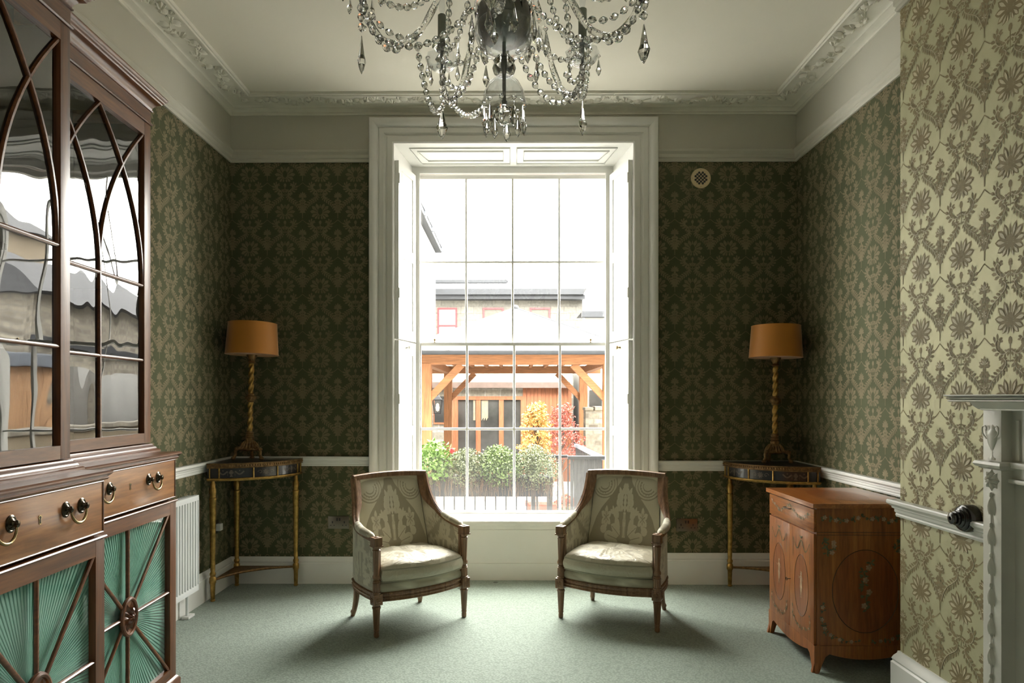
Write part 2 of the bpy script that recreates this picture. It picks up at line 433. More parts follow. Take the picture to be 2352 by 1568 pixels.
def damask_tile():
    P = []; L = []; G = []
    # medallion
    P.append(ell(0, 0.006, 0.011, 0.024)); half = []
    for a, l, wd in ((70, .072, .024), (42, .074, .028), (10, .070, .029), (-24, .062, .026), (-52, .054, .022), (-78, .046, .017)):
        half.append(petal(0.004, 0, math.radians(a), l, wd, 6, 1.5))
        L += mirror([petal(0.020*math.cos(math.radians(a))+.004, 0.020*math.sin(math.radians(a)), math.radians(a), l*.58, wd*.46, 4, 1.4)])
        G += mirror([petal(0.014*math.cos(math.radians(a-14))+.004, 0.014*math.sin(math.radians(a-14)), math.radians(a-14), l*.66, .0055, 3, 1.0)])
    P += mirror(half); P.append(petal(0, 0.02, PI/2, .045, .010))
    # bulb and stem
    P.append(ell(0, -.066, .010, .014, 8)); P += band([(0, -.075), (0, -.14)], .006, .003)
    P += mirror([petal(0, -.094, math.radians(-20), .02, .008), petal(0, -.105, math.radians(-35), .018, .007)])
    # C scrolls
    sc1 = [(.006, -.100), (.030, -.112), (.058, -.100), (.070, -.075), (.058, -.060), (.047, -.070)]
    P += mirror(garland(sc1, 10, .025, .012, .005, 0.85)); L += mirror(band(curve2(sc1, 4), .003))
    G += [ell(0, .012, .016, .026, 10)]; P += mirror([petal(.030, -.122, math.radians(a), .026, .010, 4) for a in (-100, -60, -20)])
    P += mirror(band(curve2([(.070, -.080), (.095, -.072), (TW/2, -.048)], 4), .004))
    # palmette of the second column
    q = []
    for a, l in ((90, .040), (62, .036), (34, .033), (6, .030)):
        q.append(petal(TW/2, -.150, math.radians(a), l, .013, 5, 1.3))
        q.append(petal(TW/2, -.150, math.radians(180-a), l, .013, 5, 1.3))
    P += q + [ell(TW/2, -.160, .008, .012, 8)]
    L += [petal(TW/2, -.143, math.radians(a), .024, .005, 4) for a in (90, 55, 125, 20, 160)]
    # feathery V garlands
    g1 = [(.030, -.126), (.019, -.138), (.027, -.157), (.052, -.176), (.080, -.196), (.101, -.224), (.117, -.262)]
    P += mirror(garland(g1, 12, .023, .0095, .005, 0.85)); L += mirror(band(curve2(g1, 4), .0028))
    for kk in range(5):
        v0 = -.172-.018*kk; ll = (.030, .036, .034, .028, .022)[kk]
        for sg in (1, -1):
            P.append(petal(TW/2, v0, -PI/2+sg*(1.15-.1*kk), ll, .015, 4, 1.3)); P.append(petal(TW/2, v0-.006, PI/2+sg*(1.0), ll*.7, .010, 3))
    P += band([(TW/2, -.16), (TW/2, -.30)], .008, .004)
    st = []
    for k in range(6): st.append(petal(TW/2, -.228, PI/2+k*PI/3, .024, .012, 4, 1.2))
    P += st + [petal(TW/2, -.228, -PI/2, .044, .010)]; L += [petal(TW/2, -.228, PI/2+k*PI/3, .016, .005, 3) for k in range(6)]
    return P, L, G
TILE, TILE_L, TILE_G = damask_tile()

def inlay(mb, polys, O, U, V, Nn, off, u_ph, v_ph, rects, mi):
    """tile a wall with flat ornament lying on its surface"""
    O = np.array(O, float); U = np.array(U, float); V = np.array(V, float); Nn = np.array(Nn, float)
    arr = [np.array(p) for p in polys]
    for (u0, u1, v0, v1) in rects:
        i0 = math.floor((u0-u_ph)/TW)-1; i1 = math.ceil((u1-u_ph)/TW)+1
        j0 = math.floor((v0-v_ph)/TH)-1; j1 = math.ceil((v1-v_ph)/TH)+2
        for i in range(i0, i1+1):
            for j in range(j0, j1+1):
                for ip, p in enumerate(arr):
                    q = p + np.array((u_ph+i*TW, v_ph+j*TH))
                    mn = q.min(0); mx = q.max(0)
                    if mx[0] <= u0 or mn[0] >= u1 or mx[1] <= v0 or mn[1] >= v1: continue
                    if mn[0] < u0 or mx[0] > u1 or mn[1] < v0 or mx[1] > v1:
                        q = np.stack([np.clip(q[:, 0], u0, u1), np.clip(q[:, 1], v0, v1)], 1)
                    w3 = O + q[:, :1]*U + q[:, 1:]*V + Nn*(off+ip*0.000003)
                    mb.add(w3.tolist(), [tuple(range(len(q)))], mi)

def art(mb, polys, fn, h, mi):
    """flat ornament on a face: fn(a, b, h) -> xyz"""
    for ip, p in enumerate(polys): mb.add([fn(a, b, h+len(mb.f)*0.000003) for a, b in p], [tuple(range(len(p)))], mi)

def rpetal(mb, o, ang, l, wd, h, fn, mi=None, n=4, bulge=1.2):
    """a carved leaf: raised ridge over a petal outline, fn(a, b, h) -> xyz"""
    u = (math.cos(ang), math.sin(ang)); s_ = (-u[1], u[0]); v = []; f = []
    for k in range(n+1):
        t = k/n; hw = wd/2*math.sin(PI*min(1, t**bulge)) if 0 < k < n else 0.0002
        c = (o[0]+u[0]*l*t, o[1]+u[1]*l*t)
        v += [fn(c[0]+s_[0]*hw, c[1]+s_[1]*hw, 0), fn(c[0], c[1], h*math.sin(PI*(0.15+0.8*t))), fn(c[0]-s_[0]*hw, c[1]-s_[1]*hw, 0)]
    for k in range(n):
        b = 3*k; f += [(b, b+1, b+4, b+3), (b+1, b+2, b+5, b+4)]
    mb.add(v, f, mi)

def inpoly(px, py, polys):
    """0/1 coverage of many points by a list of polygons (even-odd per polygon, union)"""
    out = np.zeros(px.shape, bool)
    for p in polys:
        p = np.array(p); mn = p.min(0); mx = p.max(0)
        idx = np.where((px >= mn[0]) & (px <= mx[0]) & (py >= mn[1]) & (py <= mx[1]) & ~out)
        if not len(idx[0]): continue
        X = px[idx]; Y = py[idx]; c = np.zeros(X.shape, bool)
        for k in range(len(p)):
            x0, y0 = p[k]; x1, y1 = p[(k+1) % len(p)]
            m = (y0 > Y) != (y1 > Y)
            with np.errstate(divide='ignore', invalid='ignore'):
                xi = (x1-x0)*(Y-y0)/(y1-y0 if y1 != y0 else 1e-9)+x0
            c ^= m & (X < xi)
        out[idx] |= c
    return out.astype(float)

# ============================================================ THE ROOM
FR = 3.02                                   # the wallpaper stops here, behind the picture rail
T = 0.45                                    # wall thickness
def st(o): o['kind'] = 'structure'; return o

b = MB(); b.box(XL-T, XR+T, YR-T, 4.93, -0.12, 0.0)
st(b.build('floor', 'carpet', smooth=0))
b = MB(); b.box(XL-T, XR+T, YR-T, YB+T, ZC, ZC+0.2)
st(b.build('ceiling', 'ceiling', smooth=0))

# back wall
b = MB()
for x0, x1 in ((XL-T, OX0), (OX1, XR+T)):
    b.box(x0, x1, YB, YB+0.52, 0, FR, mi=0); b.box(x0, x1, YB, YB+0.52, FR, ZC, mi=2)
b.box(OX0, OX1, YB, YB+0.52, OZ, ZC, mi=2); b.box(OX0, OX1, 4.93, YB+0.52, -0.12, 0.395, mi=2)
kw = dict(O=(0, YB, 0), U=(1, 0, 0), V=(0, 0, 1), Nn=(0, -1, 0))
inlay(b, TILE, kw['O'], kw['U'], kw['V'], kw['Nn'], 0.0004, -1.59, 2.612, [(XL, CX0+0.02, 0.17, 0.87), (XL, CX0+0.02, 0.86, 2.99)], 1)
inlay(b, TILE, kw['O'], kw['U'], kw['V'], kw['Nn'], 0.0004, 1.534, 2.612, [(CX1-0.02, XR, 0.17, 0.83), (CX1-0.02, XR, 0.83, 2.99)], 1)
inlay(b, TILE_G, kw['O'], kw['U'], kw['V'], kw['Nn'], 0.0011, -1.59, 2.612, [(XL, CX0+0.02, 0.17, 2.99)], 0)
inlay(b, TILE_G, kw['O'], kw['U'], kw['V'], kw['Nn'], 0.0011, 1.534, 2.612, [(CX1-0.02, XR, 0.17, 2.99)], 0)
st(b.build('wall_back', ['wall_green', 'motif', 'plaster'], smooth=0, recalc=False))
# left wall
b = MB(); b.box(XL-T, XL, YR-T, YB, 0, FR, mi=0); b.box(XL-T, XL, YR-T, YB, FR, ZC, mi=2)
inlay(b, TILE, (XL, 0, 0), (0, 1, 0), (0, 0, 1), (1, 0, 0), 0.0004, 3.956, 2.612, [(2.6, YB, 0.17, 2.99)], 1)
inlay(b, TILE_G, (XL, 0, 0), (0, 1, 0), (0, 0, 1), (1, 0, 0), 0.0011, 3.956, 2.612, [(2.6, YB, 0.17, 2.99)], 0)
st(b.build('wall_left', ['wall_green', 'motif', 'plaster'], smooth=0, recalc=False))
# right wall (the alcove beyond the chimney breast)
b = MB(); wy, ww_, wz0, wz1 = FILL_WIN; ya, yb_ = wy-ww_/2, wy+ww_/2
for y0_, y1_ in ((YR-T, ya), (yb_, YB)): b.box(XR, XR+T, y0_, y1_, 0, FR, mi=0); b.box(XR, XR+T, y0_, y1_, FR, ZC, mi=2)
b.box(XR, XR+T, ya, yb_, 0, wz0, mi=0); b.box(XR, XR+T, ya, yb_, wz1, ZC, mi=2)
inlay(b, TILE, (XR, 0, 0), (0, 1, 0), (0, 0, 1), (-1, 0, 0), 0.0004, 3.80, 2.612, [(YBR, YB, 0.17, 2.99)], 1)
inlay(b, TILE_G, (XR, 0, 0), (0, 1, 0), (0, 0, 1), (-1, 0, 0), 0.0011, 3.80, 2.612, [(YBR, YB, 0.17, 2.99)], 0)
st(b.build('wall_right', ['wall_green', 'motif', 'plaster'], smooth=0, recalc=False))
# chimney breast
b = MB(); b.box(XB, XR, -0.30, YBR, 0, FR, mi=0); b.box(XB, XR, -0.30, YBR, FR, ZC, mi=3)
R_ = [(1.2, YBR, 0.17, 2.99)]
inlay(b, TILE, (XB, 0, 0), (0, 1, 0), (0, 0, 1), (-1, 0, 0), 0.0004, 2.797, 2.612, R_, 1)
inlay(b, TILE_L, (XB, 0, 0), (0, 1, 0), (0, 0, 1), (-1, 0, 0), 0.0014, 2.797, 2.612, R_, 2)
st(b.build('wall_chimney', ['satin', 'satin_motif', 'satin_light', 'plaster'], smooth=0, recalc=False))
# rear wall, and the unseen window added behind the camera as fill
b = MB(); b.box(XL-T, XR+T, YR-T, YR, 0, FR, mi=0); b.box(XL-T, XR+T, YR-T, YR, FR, ZC, mi=1)
st(b.build('wall_rear', ['wall_green', 'plaster'], smooth=0))
t = D.objects.new('window_2', None); COL.objects.link(t); t.location = (XR+.2, wy, wz0); st(t)
hw = ww_/2; H = wz1-wz0
for y0_, y1_ in ((-hw, -hw+.06), (hw-.06, hw)): b = MB(); b.box(-.03, .03, y0_, y1_, 0, H); b.build('stile', 'frame_white', t, 0)
for z0_, z1_ in ((0, .08), (H/2-.02, H/2+.03), (H-.06, H)): b = MB(); b.box(-.03, .03, -hw+.06, hw-.06, z0_, z1_); b.build('rail', 'frame_white', t, 0)
for q in (1, 2): y_ = -hw+.06+(ww_-.12)*q/3; b = MB(); b.box(-.015, .015, y_-.01, y_+.01, .08, H-.06); b.build('glazing_bar', 'frame_white', t, 0)

# ---------------------------------------------------------------- mouldings
def rail_prof(top, hgt, out):
    z = top-hgt
    return [(0, z), (out*0.3, z), (out*0.36, z+hgt*.12), (out*0.3, z+hgt*.2), (out*0.42, z+hgt*.3), (out*0.42, z+hgt*.45),
            (out*0.62, z+hgt*.52), (out*0.62, z+hgt*.6), (out*0.9, z+hgt*.72), (out, z+hgt*.78), (out, z+hgt*.93), (out*0.92, top), (0, top)]
BASE = [(0, 0), (0.022, 0), (0.022, 0.142), (0.017, 0.148), (0.020, 0.156), (0.015, 0.168), (0.008, 0.178), (0.006, 0.187), (0, 0.187)]
PL = [(CX0, YB), (XL, YB), (XL, YR)]
PR = [(XR, YR), (XR, -.3), (XB, -.3), (XB, YBR), (XR, YBR), (XR, YB), (CX1, YB)]
k = 1
PRR = [(XB, 2.33), (XB, YBR), (XR, YBR), (XR, YB), (CX1, YB)]
PRB = [(XB, 2.33), (XB, YBR), (XR, YBR), (XR, YB), (CX1, YB)]
def pic(z):
    return [(0, z), (.012, z), (.016, z+.010), (.012, z+.020), (.020, z+.028), (.020, z+.050), (.028, z+.058), (.034, z+.066), (.034, z+.078), (.028, z+.084), (0, z+.084)]
for nm, prof, path, m in (('trim', rail_prof(0.8945, 0.068, 0.036), PL, 'gloss_white'), ('trim', rail_prof(0.866, 0.072, 0.040), PRR, 'gloss_white'),
                       ('trim', pic(2.967), PL, 'plaster'), ('trim', pic(2.967), PR, 'plaster')):
    b = MB(); b.mould(prof, path); st(b.build('%s_%d' % (nm, k), m, smooth=30)); k += 1
b = MB(); b.mould(BASE, PL); st(b.build('baseboard_left', 'gloss_white'))
b = MB(); b.mould([(o*1.25, z*1.16) for o, z in BASE], PRB); st(b.build('baseboard_right', 'gloss_white'))
# cornice
CO = [(0, 3.300), (.010, 3.300), (.014, 3.310), (.010, 3.316), (.018, 3.326), (.036, 3.334), (.044, 3.336), (.050, 3.346), (.060, 3.350),
      (.188, 3.356), (.196, 3.346), (.206, 3.344), (.210, 3.352), (.218, 3.354), (.222, 3.362), (.222, ZC+.01), (0, ZC+.01)]
loop = [(XL, YR), (XR, YR), (XR, -.3), (XB, -.3), (XB, YBR), (XR, YBR), (XR, YB), (XL, YB)]
b = MB(); b.mould(CO, loop, closed=True)
def vine(L, fn):
    n = max(3, int(L/0.16)); pts = []
    for i in range(n*8+1):
        a = L*i/(n*8); pts.append(fn(a, 0.124+0.032*math.sin(a/L*n*2*PI/2), 0.004))
    b.tube(pts, 0.0035, 5)
    for i in range(n*3):
        a = L*(i+0.5)/(n*3); o = 0.124+0.032*math.sin(a/L*n*PI)
        for q in range(2):
            ang = random.uniform(0, 2*PI); l = random.uniform(.045, .075)
            for e in (-0.5, 0, 0.5): rpetal(b, (a, o), ang+e, l*(1 if e == 0 else 0.75), l*0.42, random.uniform(.010, .020), fn)
        if i % 3 == 1:
            cc = fn(a, o, 0.006); b.ball(cc, 0.012, 7, 4)
            for e in range(5): rpetal(b, (a, o), e*2*PI/5, 0.028, 0.018, 0.012, fn)
zc_ = 3.3525
vine(YB-0.35-2.0, lambda a, o, h: (XL+o, YB-0.12-a, zc_-h))
vine(XR-XL-0.5, lambda a, o, h: (XL+0.25+a, YB-o, zc_-h))
vine(YB-0.30-YBR, lambda a, o, h: (XR-o, YB-0.12-a, zc_-h))
st(b.build('trim_5', 'relief', smooth=40, recalc=False))

# window casing
CAS = [(0, 0), (0, .020), (.010, .026), (.046, .026), (.050, .018), (.058, .018), (.062, .026), (.070, .032), (.100, .034), (.104, .026), (.110, .026),
       (.118, .044), (.130, .056), (.150, .064), (.163, .064), (.170, .052), (.170, 0)]
b = MB(); b.mould(CAS, [(OX0, 0), (OX0, OZ), (OX1, OZ), (OX1, 0)], fn=lambda a, c, h: (a, YB-h, c))
st(b.build('trim_6', 'frame_white'))

# ---------------------------------------------------------------- the sash window
win = D.objects.new('window_1', None); COL.objects.link(win); win.location = (0, 0, 0); st(win)
YS = 5.17                                   # inner face of the sash box
ZS = 3.058                                  # rear edge of the soffit
b = MB()                                    # splayed linings and soffit
z0 = 0.395
for xo, xs_ in ((OX0, SX0), (OX1, SX1)):
    b.prism([(xo, YB), (xs_, YS), (xs_, YB+.52), (xo, YB+.52)], lambda a, c, h: (a, c, h), 0, OZ)
b.prism([(YB, OZ), (YS, ZS), (YB+.52, ZS), (YB+.52, OZ+.02), (YB, OZ+.02)], lambda a, c, h: (h, a, c), OX0, OX1)
b.build('reveal_lining', 'gloss_white', win, 0)
b = MB()                                    # soffit panels, two recessed frames
def sof(a, t): # a along x, t 0..1 front to back
    y = YB+(YS-YB)*t; return (a, y, OZ+(ZS-OZ)*t)
for x0, x1, sgn in ((OX0+.10, 0.0, 1), (0.05, OX1-.10, -1)):
    for t0, t1, ins in ((.16, .86, 0.0), (.30, .72, .05)):
        i0 = ins+ (0.035*0 if sgn == 1 else 0); 
        a0, a1 = x0+ins, x1-ins
        sk = 0.06
        P4 = [sof(a0, t0), sof(a1, t0), sof(a1-(sk if sgn == -1 else 0), t1), sof(a0+(sk if sgn == 1 else 0), t1)]
        P4 = [Vector(p)+Vector((0, 0, -0.003)) for p in P4]
        b.tube(P4, 0.0065, 6, close=True)
b.build('soffit_panel', 'gloss_white', win)
b = MB(); b.box(OX0, OX1, 4.905, 4.93, 0, 0.395); b.box(OX0, OX1, 4.893, 4.905, 0, 0.12)
b.prism([(OX0+.06, .17), (OX1-.06, .17), (OX1-.06, .36), (OX0+.06, .36)], lambda a, c, h: (a, h, c), 4.899, 4.905)
b.build('window_back_panel', 'gloss_white', win, 0)
b = MB(); b.box(OX0+.02, OX1-.02, 4.87, YS+.06, .395, .428, b=.008); b.build('window_sill', 'gloss_white', win)
# sash box frame
b = MB()
for x0, x1 in ((SX0, SX0+.045), (SX1-.045, SX1)): b.box(x0, x1, YS, YS+.13, .415, ZS)
b.box(SX0+.045, SX1-.045, YS, YS+.13, ZS-.035, ZS); b.box(SX0, SX1, YS+.02, YS+.16, .395, .425)
for x0, x1 in ((SX0+.045, SX0+.058), (SX1-.058, SX1-.045)): b.box(x0, x1, YS, YS+.014, .425, ZS-.035)
b.box(SX0+.058, SX1-.058, YS, YS+.014, ZS-.049, ZS-.035)
b.build('window_frame', 'frame_white', win, 30)
def sash(name, y0, xl, xr, zb, zt, bars, rows, bot, top, side, depth=.035):
    o = D.objects.new(name, None); COL.objects.link(o); o.parent = win
    b = MB()
    for q in ((xl-side, xl, zb-bot, zt+top), (xr, xr+side, zb-bot, zt+top), (xl, xr, zb-bot, zb), (xl, xr, zt, zt+top)):
        b = MB(); b.box(q[0], q[1], y0, y0+depth, q[2], q[3], b=.003); b.build('sash_stile' if q[3]-q[2] > .3 else 'sash_rail', 'frame_white', o)
    b = MB()
    def bar(p, q):
        prof = [(-.0095, .022), (-.009, .010), (-.006, .002), (.006, .002), (.009, .010), (.0095, .022)]
        if abs(p[0]-q[0]) < 1e-6: b.prism(prof, lambda a, c, h: (p[0]+a, y0+c, h), p[1], q[1])
        else: b.prism(prof, lambda a, c, h: (h, y0+c+.0006, p[1]+a), p[0], q[0])
    for x in bars: bar((x, zb), (x, zt))
    for z in rows: bar((xl, z), (xr, z))
    b.build('glazing_bar', 'frame_white', o)
    xs2 = [xl]+bars+[xr]; zs2 = [zb]+rows+[zt]
    for i in range(len(xs2)-1):
        for j in range(len(zs2)-1):
            g = MB(); x0, x1, z0_, z1 = xs2[i], xs2[i+1], zs2[j], zs2[j+1]; y = y0+.024
            g.add([(x0, y, z0_), (x1, y, z0_), (x1, y, z1), (x0, y, z1)], [(0, 1, 2, 3)])
            g.build('pane', 'window_glass', o, 0)
    return o
sash('lower_sash', YS+.018, -.676, .726, .449, 1.704, [-.3272, .0316, .3805], [1.0707], .034, .024, .028)
sash('upper_sash', YS+.058, -.688, .728, 1.715, 2.984, [-.336, .0202, .3767], [2.348], .014, .03, .028)
b = MB()
for x, z in ((SX0+.17, 1.728), (SX1-.17, 1.728), (-.62, .449)):
    b.lathe([(0, 0), (.010, 0), (.010, .004), (.004, .006), (.004, .012), (.009, .016), (.010, .022), (.006, .028), (0, .029)], 14, (x, YS+.012, z))
b.build('sash_fastener', 'brass', win)
# shutters folded into the splayed reveals
def shutter(sx):
    xo, xs_ = (OX0, SX0) if sx < 0 else (OX1, SX1)
    o = D.objects.new('shutter', None); COL.objects.link(o); o.parent = win
    p0 = Vector((xo, YB+.01)); p1 = Vector((xs_, YS-.012)); u = (p1-p0).normalized(); L = (p1-p0).length
    nn = Vector((-u.y, u.x)) if sx > 0 else Vector((u.y, -u.x))      # into the opening
    nn = nn if (nn.x*(-sx)) > 0 else -nn
    def fn(a, c, h): q = p0+u*a+nn*h; return (q.x, q.y, c)
    b = MB()
    segs = [(.435, 1.715), (1.725, 2.985)]
    for z0_, z1 in segs: b.prism([(0.0, z0_), (L, z0_), (L, z1), (0.0, z1)], fn, 0.001, .022)
    # stiles and rails standing proud of the fielded panels
    rows = [(.50, 1.03), (1.10, 1.62), (1.80, 2.31), (2.385, 2.93)]
    a0, a1 = .055, L-.055
    for z0_, z1 in segs:
        b.prism([(0, z0_), (a0, z0_), (a0, z1), (0, z1)], fn, .022, .032); b.prism([(a1, z0_), (L, z0_), (L, z1), (a1, z1)], fn, .022, .032)
    ed = [.435] + [v for r in rows for v in r] + [2.985]
    for z0_, z1 in ((.435, .50), (1.03, 1.10), (1.62, 1.715), (1.725, 1.80), (2.31, 2.385), (2.93, 2.985)):
        b.prism([(a0, z0_), (a1, z0_), (a1, z1), (a0, z1)], fn, .022, .032)
    b.build('shutter_leaf', 'gloss_white', o, 0)
    for z0_, z1 in rows:
        b = MB(); i = .022
        v = [fn(a0, z0_, .023), fn(a1, z0_, .023), fn(a1, z1, .023), fn(a0, z1, .023),
             fn(a0+i, z0_+i, .029), fn(a1-i, z0_+i, .029), fn(a1-i, z1-i, .029), fn(a0+i, z1-i, .029)]
        b.add(v, [(4, 5, 6, 7), (0, 1, 5, 4), (1, 2, 6, 5), (2, 3, 7, 6), (3, 0, 4, 7)]); b.build('shutter_panel', 'gloss_white', o, 0)
    b = MB(); c = fn(L*.42, 1.672, .032)
    q = Matrix.Translation(c) @ Vector((nn.x, nn.y, 0)).to_track_quat('Z', 'Y').to_matrix().to_4x4()
    b.lathe([(0, 0), (.010, 0), (.008, .004), (.006, .014), (.013, .020), (.016, .027), (.012, .034), (0, .037)], 14, mat=q)
    b.build('shutter_knob', 'frame_white' if sx < 0 else 'brass', o)
    b = MB()
    for z in (.62, 1.30, 2.05, 2.86): c = fn(.004, z, .034); b.box(c[0]-.004, c[0]+.004, c[1]-.006, c[1]+.004, z-.035, z+.035)
    b.build('hinge', 'frame_white', o, 0)
shutter(-1); shutter(1)

# ---------------------------------------------------------------- fittings on the walls
t = thing('radiator', 'white panel radiator on the left wall beyond the bookcase', 'radiator', (XL, 3.50, 0))
y0, y1, xf = -.31, .605, .100
b = MB(); b.box(xf-.028, xf-.006, y0, y1, .149, .722, b=.004)
b.box(xf-.008, xf, y0, y1, .149, .185, b=.003); b.box(xf-.008, xf, y0, y1, .690, .722, b=.003)
n = 27
for i in range(n):
    yc = y0+.02+(y1-y0-.04)*(i+.5)/n; hw = .010
    b.prism([(yc-hw, 0), (yc+hw, 0), (yc+hw*.6, .008), (yc-hw*.6, .008)], lambda a, c, h: (xf-.006+c, a, h), .183, .692)
for yc in (y0, y1-.005): b.box(xf-.028, xf, yc, yc+.005, .16, .71)
b.build('front_panel', 'rad', t)
b = MB(); b.box(.03, xf-.028, y0, y1, .700, .716)
for i in range(40): yc = y0+.02+(y1-y0-.04)*i/39; b.box(.036, xf-.034, yc-.004, yc+.004, .716, .720)
b.build('top_grille', 'rad', t, 0)
for q in (.07, .30): b = MB(); b.tube([(.06, y1-q, .15), (.06, y1-q, .0)], .008, 10); b.build('pipe', 'rad', t)
b = MB(); b.box(.04, .085, y1-.10, y1-.02, 0.0, .016, b=.007); b.build('pipe_collar', 'white_plastic', t)
b = MB(); b.box(.03, xf-.028, y0+.02, y1-.02, .2, .69); b.build('convector', 'rad', t, 0)
for q in (y0+.2, y1-.24): b = MB(); b.box(0.002, .03, q, q+.04, .3, .6); b.build('bracket', 'rad', t, 0)

def socket(x, z, lab):
    t = thing('wall_socket', lab, 'socket', (x, YB-0.0008, z), group='double sockets on the window wall')
    b = MB(); b.box(-.073, .073, -.006, 0, -.044, .044, b=.002); b.build('plate', 'steel', t)
    b = MB(); b.box(-.014, -.004, -.009, -.0055, .012, .032); b.box(.004, .014, -.009, -.0055, .012, .032); b.build('rocker_switch', 'black', t)
    for sx in (-1, 1):
        c = sx*.042; b = MB()
        b.box(c-.004, c+.004, -.0075, -.0055, -.005, .009); b.box(c-.016, c-.008, -.0075, -.0055, -.022, -.016); b.box(c+.008, c+.016, -.0075, -.0055, -.022, -.016)
        b.build('pin_hole', 'black', t, 0)
p = W(777, 1200, 4.81); socket(p.x, p.z, 'brass double socket on the wall left of the window, by the left armchair')
p = W(1577, 1205, 4.81); socket(p.x, p.z, 'brass double socket on the wall right of the window, by the right armchair')
p = W(504, 1210, 4.57)
t = thing('wall_socket', 'dark single socket with a white plug on the left wall behind the console table', 'socket', (XL, p.y, p.z))
b = MB(); b.box(.0008, .008, -.044, .044, -.044, .044, b=.002); b.build('plate', 'black', t)
b = MB(); b.box(.008, .045, -.022, .024, -.024, .024, b=.008); b.build('plug', 'white_plastic', t)

t = thing('wall_vent', 'round cream metal air vent high on the wall right of the window', 'vent', (W(1609, 410, 4.81).x, YB-.0008, W(1609, 410, 4.81).z))
b = MB(); b.lathe([(0, 0), (.070, 0), (.070, .003), (.066, .006), (0, .006)], 40, mat=Matrix.Rotation(PI/2, 4, 'X')); b.build('vent_disc', 'cream_vent', t)
b = MB()
for i in range(-2, 3):
    for j in range(-2, 3):
        x = (i+j)*.0125; z = (i-j)*.0125
        if abs(x)+abs(z) < .052 and math.hypot(x, z) < .042:
            b.lathe([(0, .0061), (.0082, .0061), (.0082, .0075), (0, .0075)], 14, (0, 0, 0), mat=Matrix.Translation((x, 0, z)) @ Matrix.Rotation(PI/2, 4, 'X'))
for a in range(4): an = a*PI/2; b.ball((math.cos(an)*.060, -.0065, math.sin(an)*.060), .002, 6, 4)
b.build('vent_hole', 'black', t)

# servants' bell pull on the chair rail of the chimney breast
t = thing('bell_pull', 'black turned bell pull knob on the white rail beside the mantelpiece', 'bell pull', (XB-.040, W(2217, 1188, 2.47).y, .868))
q = Matrix.Rotation(-PI/2, 4, 'Y')
b = MB(); b.lathe([(0, -.038), (.050, -.038), (.050, -.008), (.047, -.002), (.043, 0), (.044, .005), (.040, .009), (.034, .011)], 28, mat=q)
b.build('back_plate', 'ebony', t)
b = MB(); b.lathe([(.034, .011), (.034, .015), (.029, .019), (.025, .020), (.027, .025), (.025, .029), (.019, .030), (.022, .035), (.021, .041), (.014, .045), (.007, .045), (.006, .040), (0, .040)], 24, mat=q)
b.build('knob', 'ebony', t)

# ============================================================ THE BREAKFRONT BOOKCASE
# local frame: x outward into the room, y along the wall (0 = far end, negative towards the camera)
bk_o = W(0, 0, 1)
BX, BY = -1.487*C_ - 3.08*S_, -1.487*S_ + 3.08*C_
book = thing('breakfront_bookcase', 'tall glazed mahogany bookcase with green silk lower doors along the left wall', 'bookcase', (BX, BY, 0), math.radians(1.59))
WG, BF, CL, WD = 0.81, 0.135, 1.32, -0.455    # wing length, break projection, centre length, depth behind wing front
TOT = -(2*WG+CL)
def bpath(off=0.0, back=WD):
    return [(back, 0), (off, 0), (off, -WG), (off+BF, -WG), (off+BF, -WG-CL), (off, -WG-CL), (off, TOT), (back, TOT)]
US = -0.113                                   # the upper stage stands back
b = MB()
# carcase: thin boxes so the inside stays hollow
for off, z0, z1 in ((-.024, .0, 1.032), (US-.024, 1.07, 2.60)):
    y0 = 0
    for (yy0, yy1, fx) in ((TOT, 0, 0), (-WG-CL, -WG, BF)):
        f = off+fx
        if fx == 0:
            b.box(WD, f, -.022, 0, z0, z1); b.box(WD, f, TOT, TOT+.022, z0, z1)
        b.box(WD, f, yy0, yy0+.02, z0, z1); b.box(WD, f, yy1-.02, yy1, z0, z1)
b.box(WD, WD+.012, TOT, 0, 0, 2.60)
b.box(WD, -.03, TOT, 0, .04, .06); b.box(WD, -.03, TOT, 0, .83, .85); b.box(WD, -.03, TOT, 0, 1.03, 1.045); b.box(WD, US-.03, TOT, 0, 1.08, 1.10); b.box(WD, US-.03, TOT, 0, 2.585, 2.60)
b.box(-.03, BF-.03, -WG-CL, -WG, .04, .06); b.box(-.03, BF-.03, -WG-CL, -WG, 1.03, 1.045); b.box(US-.03, US+BF-.03, -WG-CL, -WG, 2.585, 2.60)
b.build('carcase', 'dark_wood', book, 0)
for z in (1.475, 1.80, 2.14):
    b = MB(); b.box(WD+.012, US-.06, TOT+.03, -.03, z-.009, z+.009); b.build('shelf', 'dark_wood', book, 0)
# mouldings that run round the break
def mo(name, prof, off=0.0, mat='mahogany'):
    b = MB(); b.mould(prof, bpath(off)); return b.build(name, mat, book, 35)
def shell(name, z0, z1, off, mat='mahogany', th=.022):
    return mo(name, [(-th, z0), (0, z0), (0, z1), (-th, z1)], off, mat)
mo('plinth', [(-.02, 0), (.014, 0), (.014, .040), (.006, .052), (.0, .058), (-.02, .058)], 0)
mo('waist_moulding', [(-.02, 1.0325), (.006, 1.0325), (.010, 1.038), (.006, 1.042), (.013, 1.048), (.018, 1.053), (.018, 1.058), (.012, 1.0625), (-.14, 1.0625), (-.14, 1.05), (-.02, 1.05)])
mo('upper_base_moulding', [(-.03, 1.0625), (.030, 1.0625), (.030, 1.070), (.026, 1.074), (.018, 1.076), (.018, 1.080), (.014, 1.086), (.008, 1.090), (.004, 1.098), (0, 1.100), (-.03, 1.10)], US)
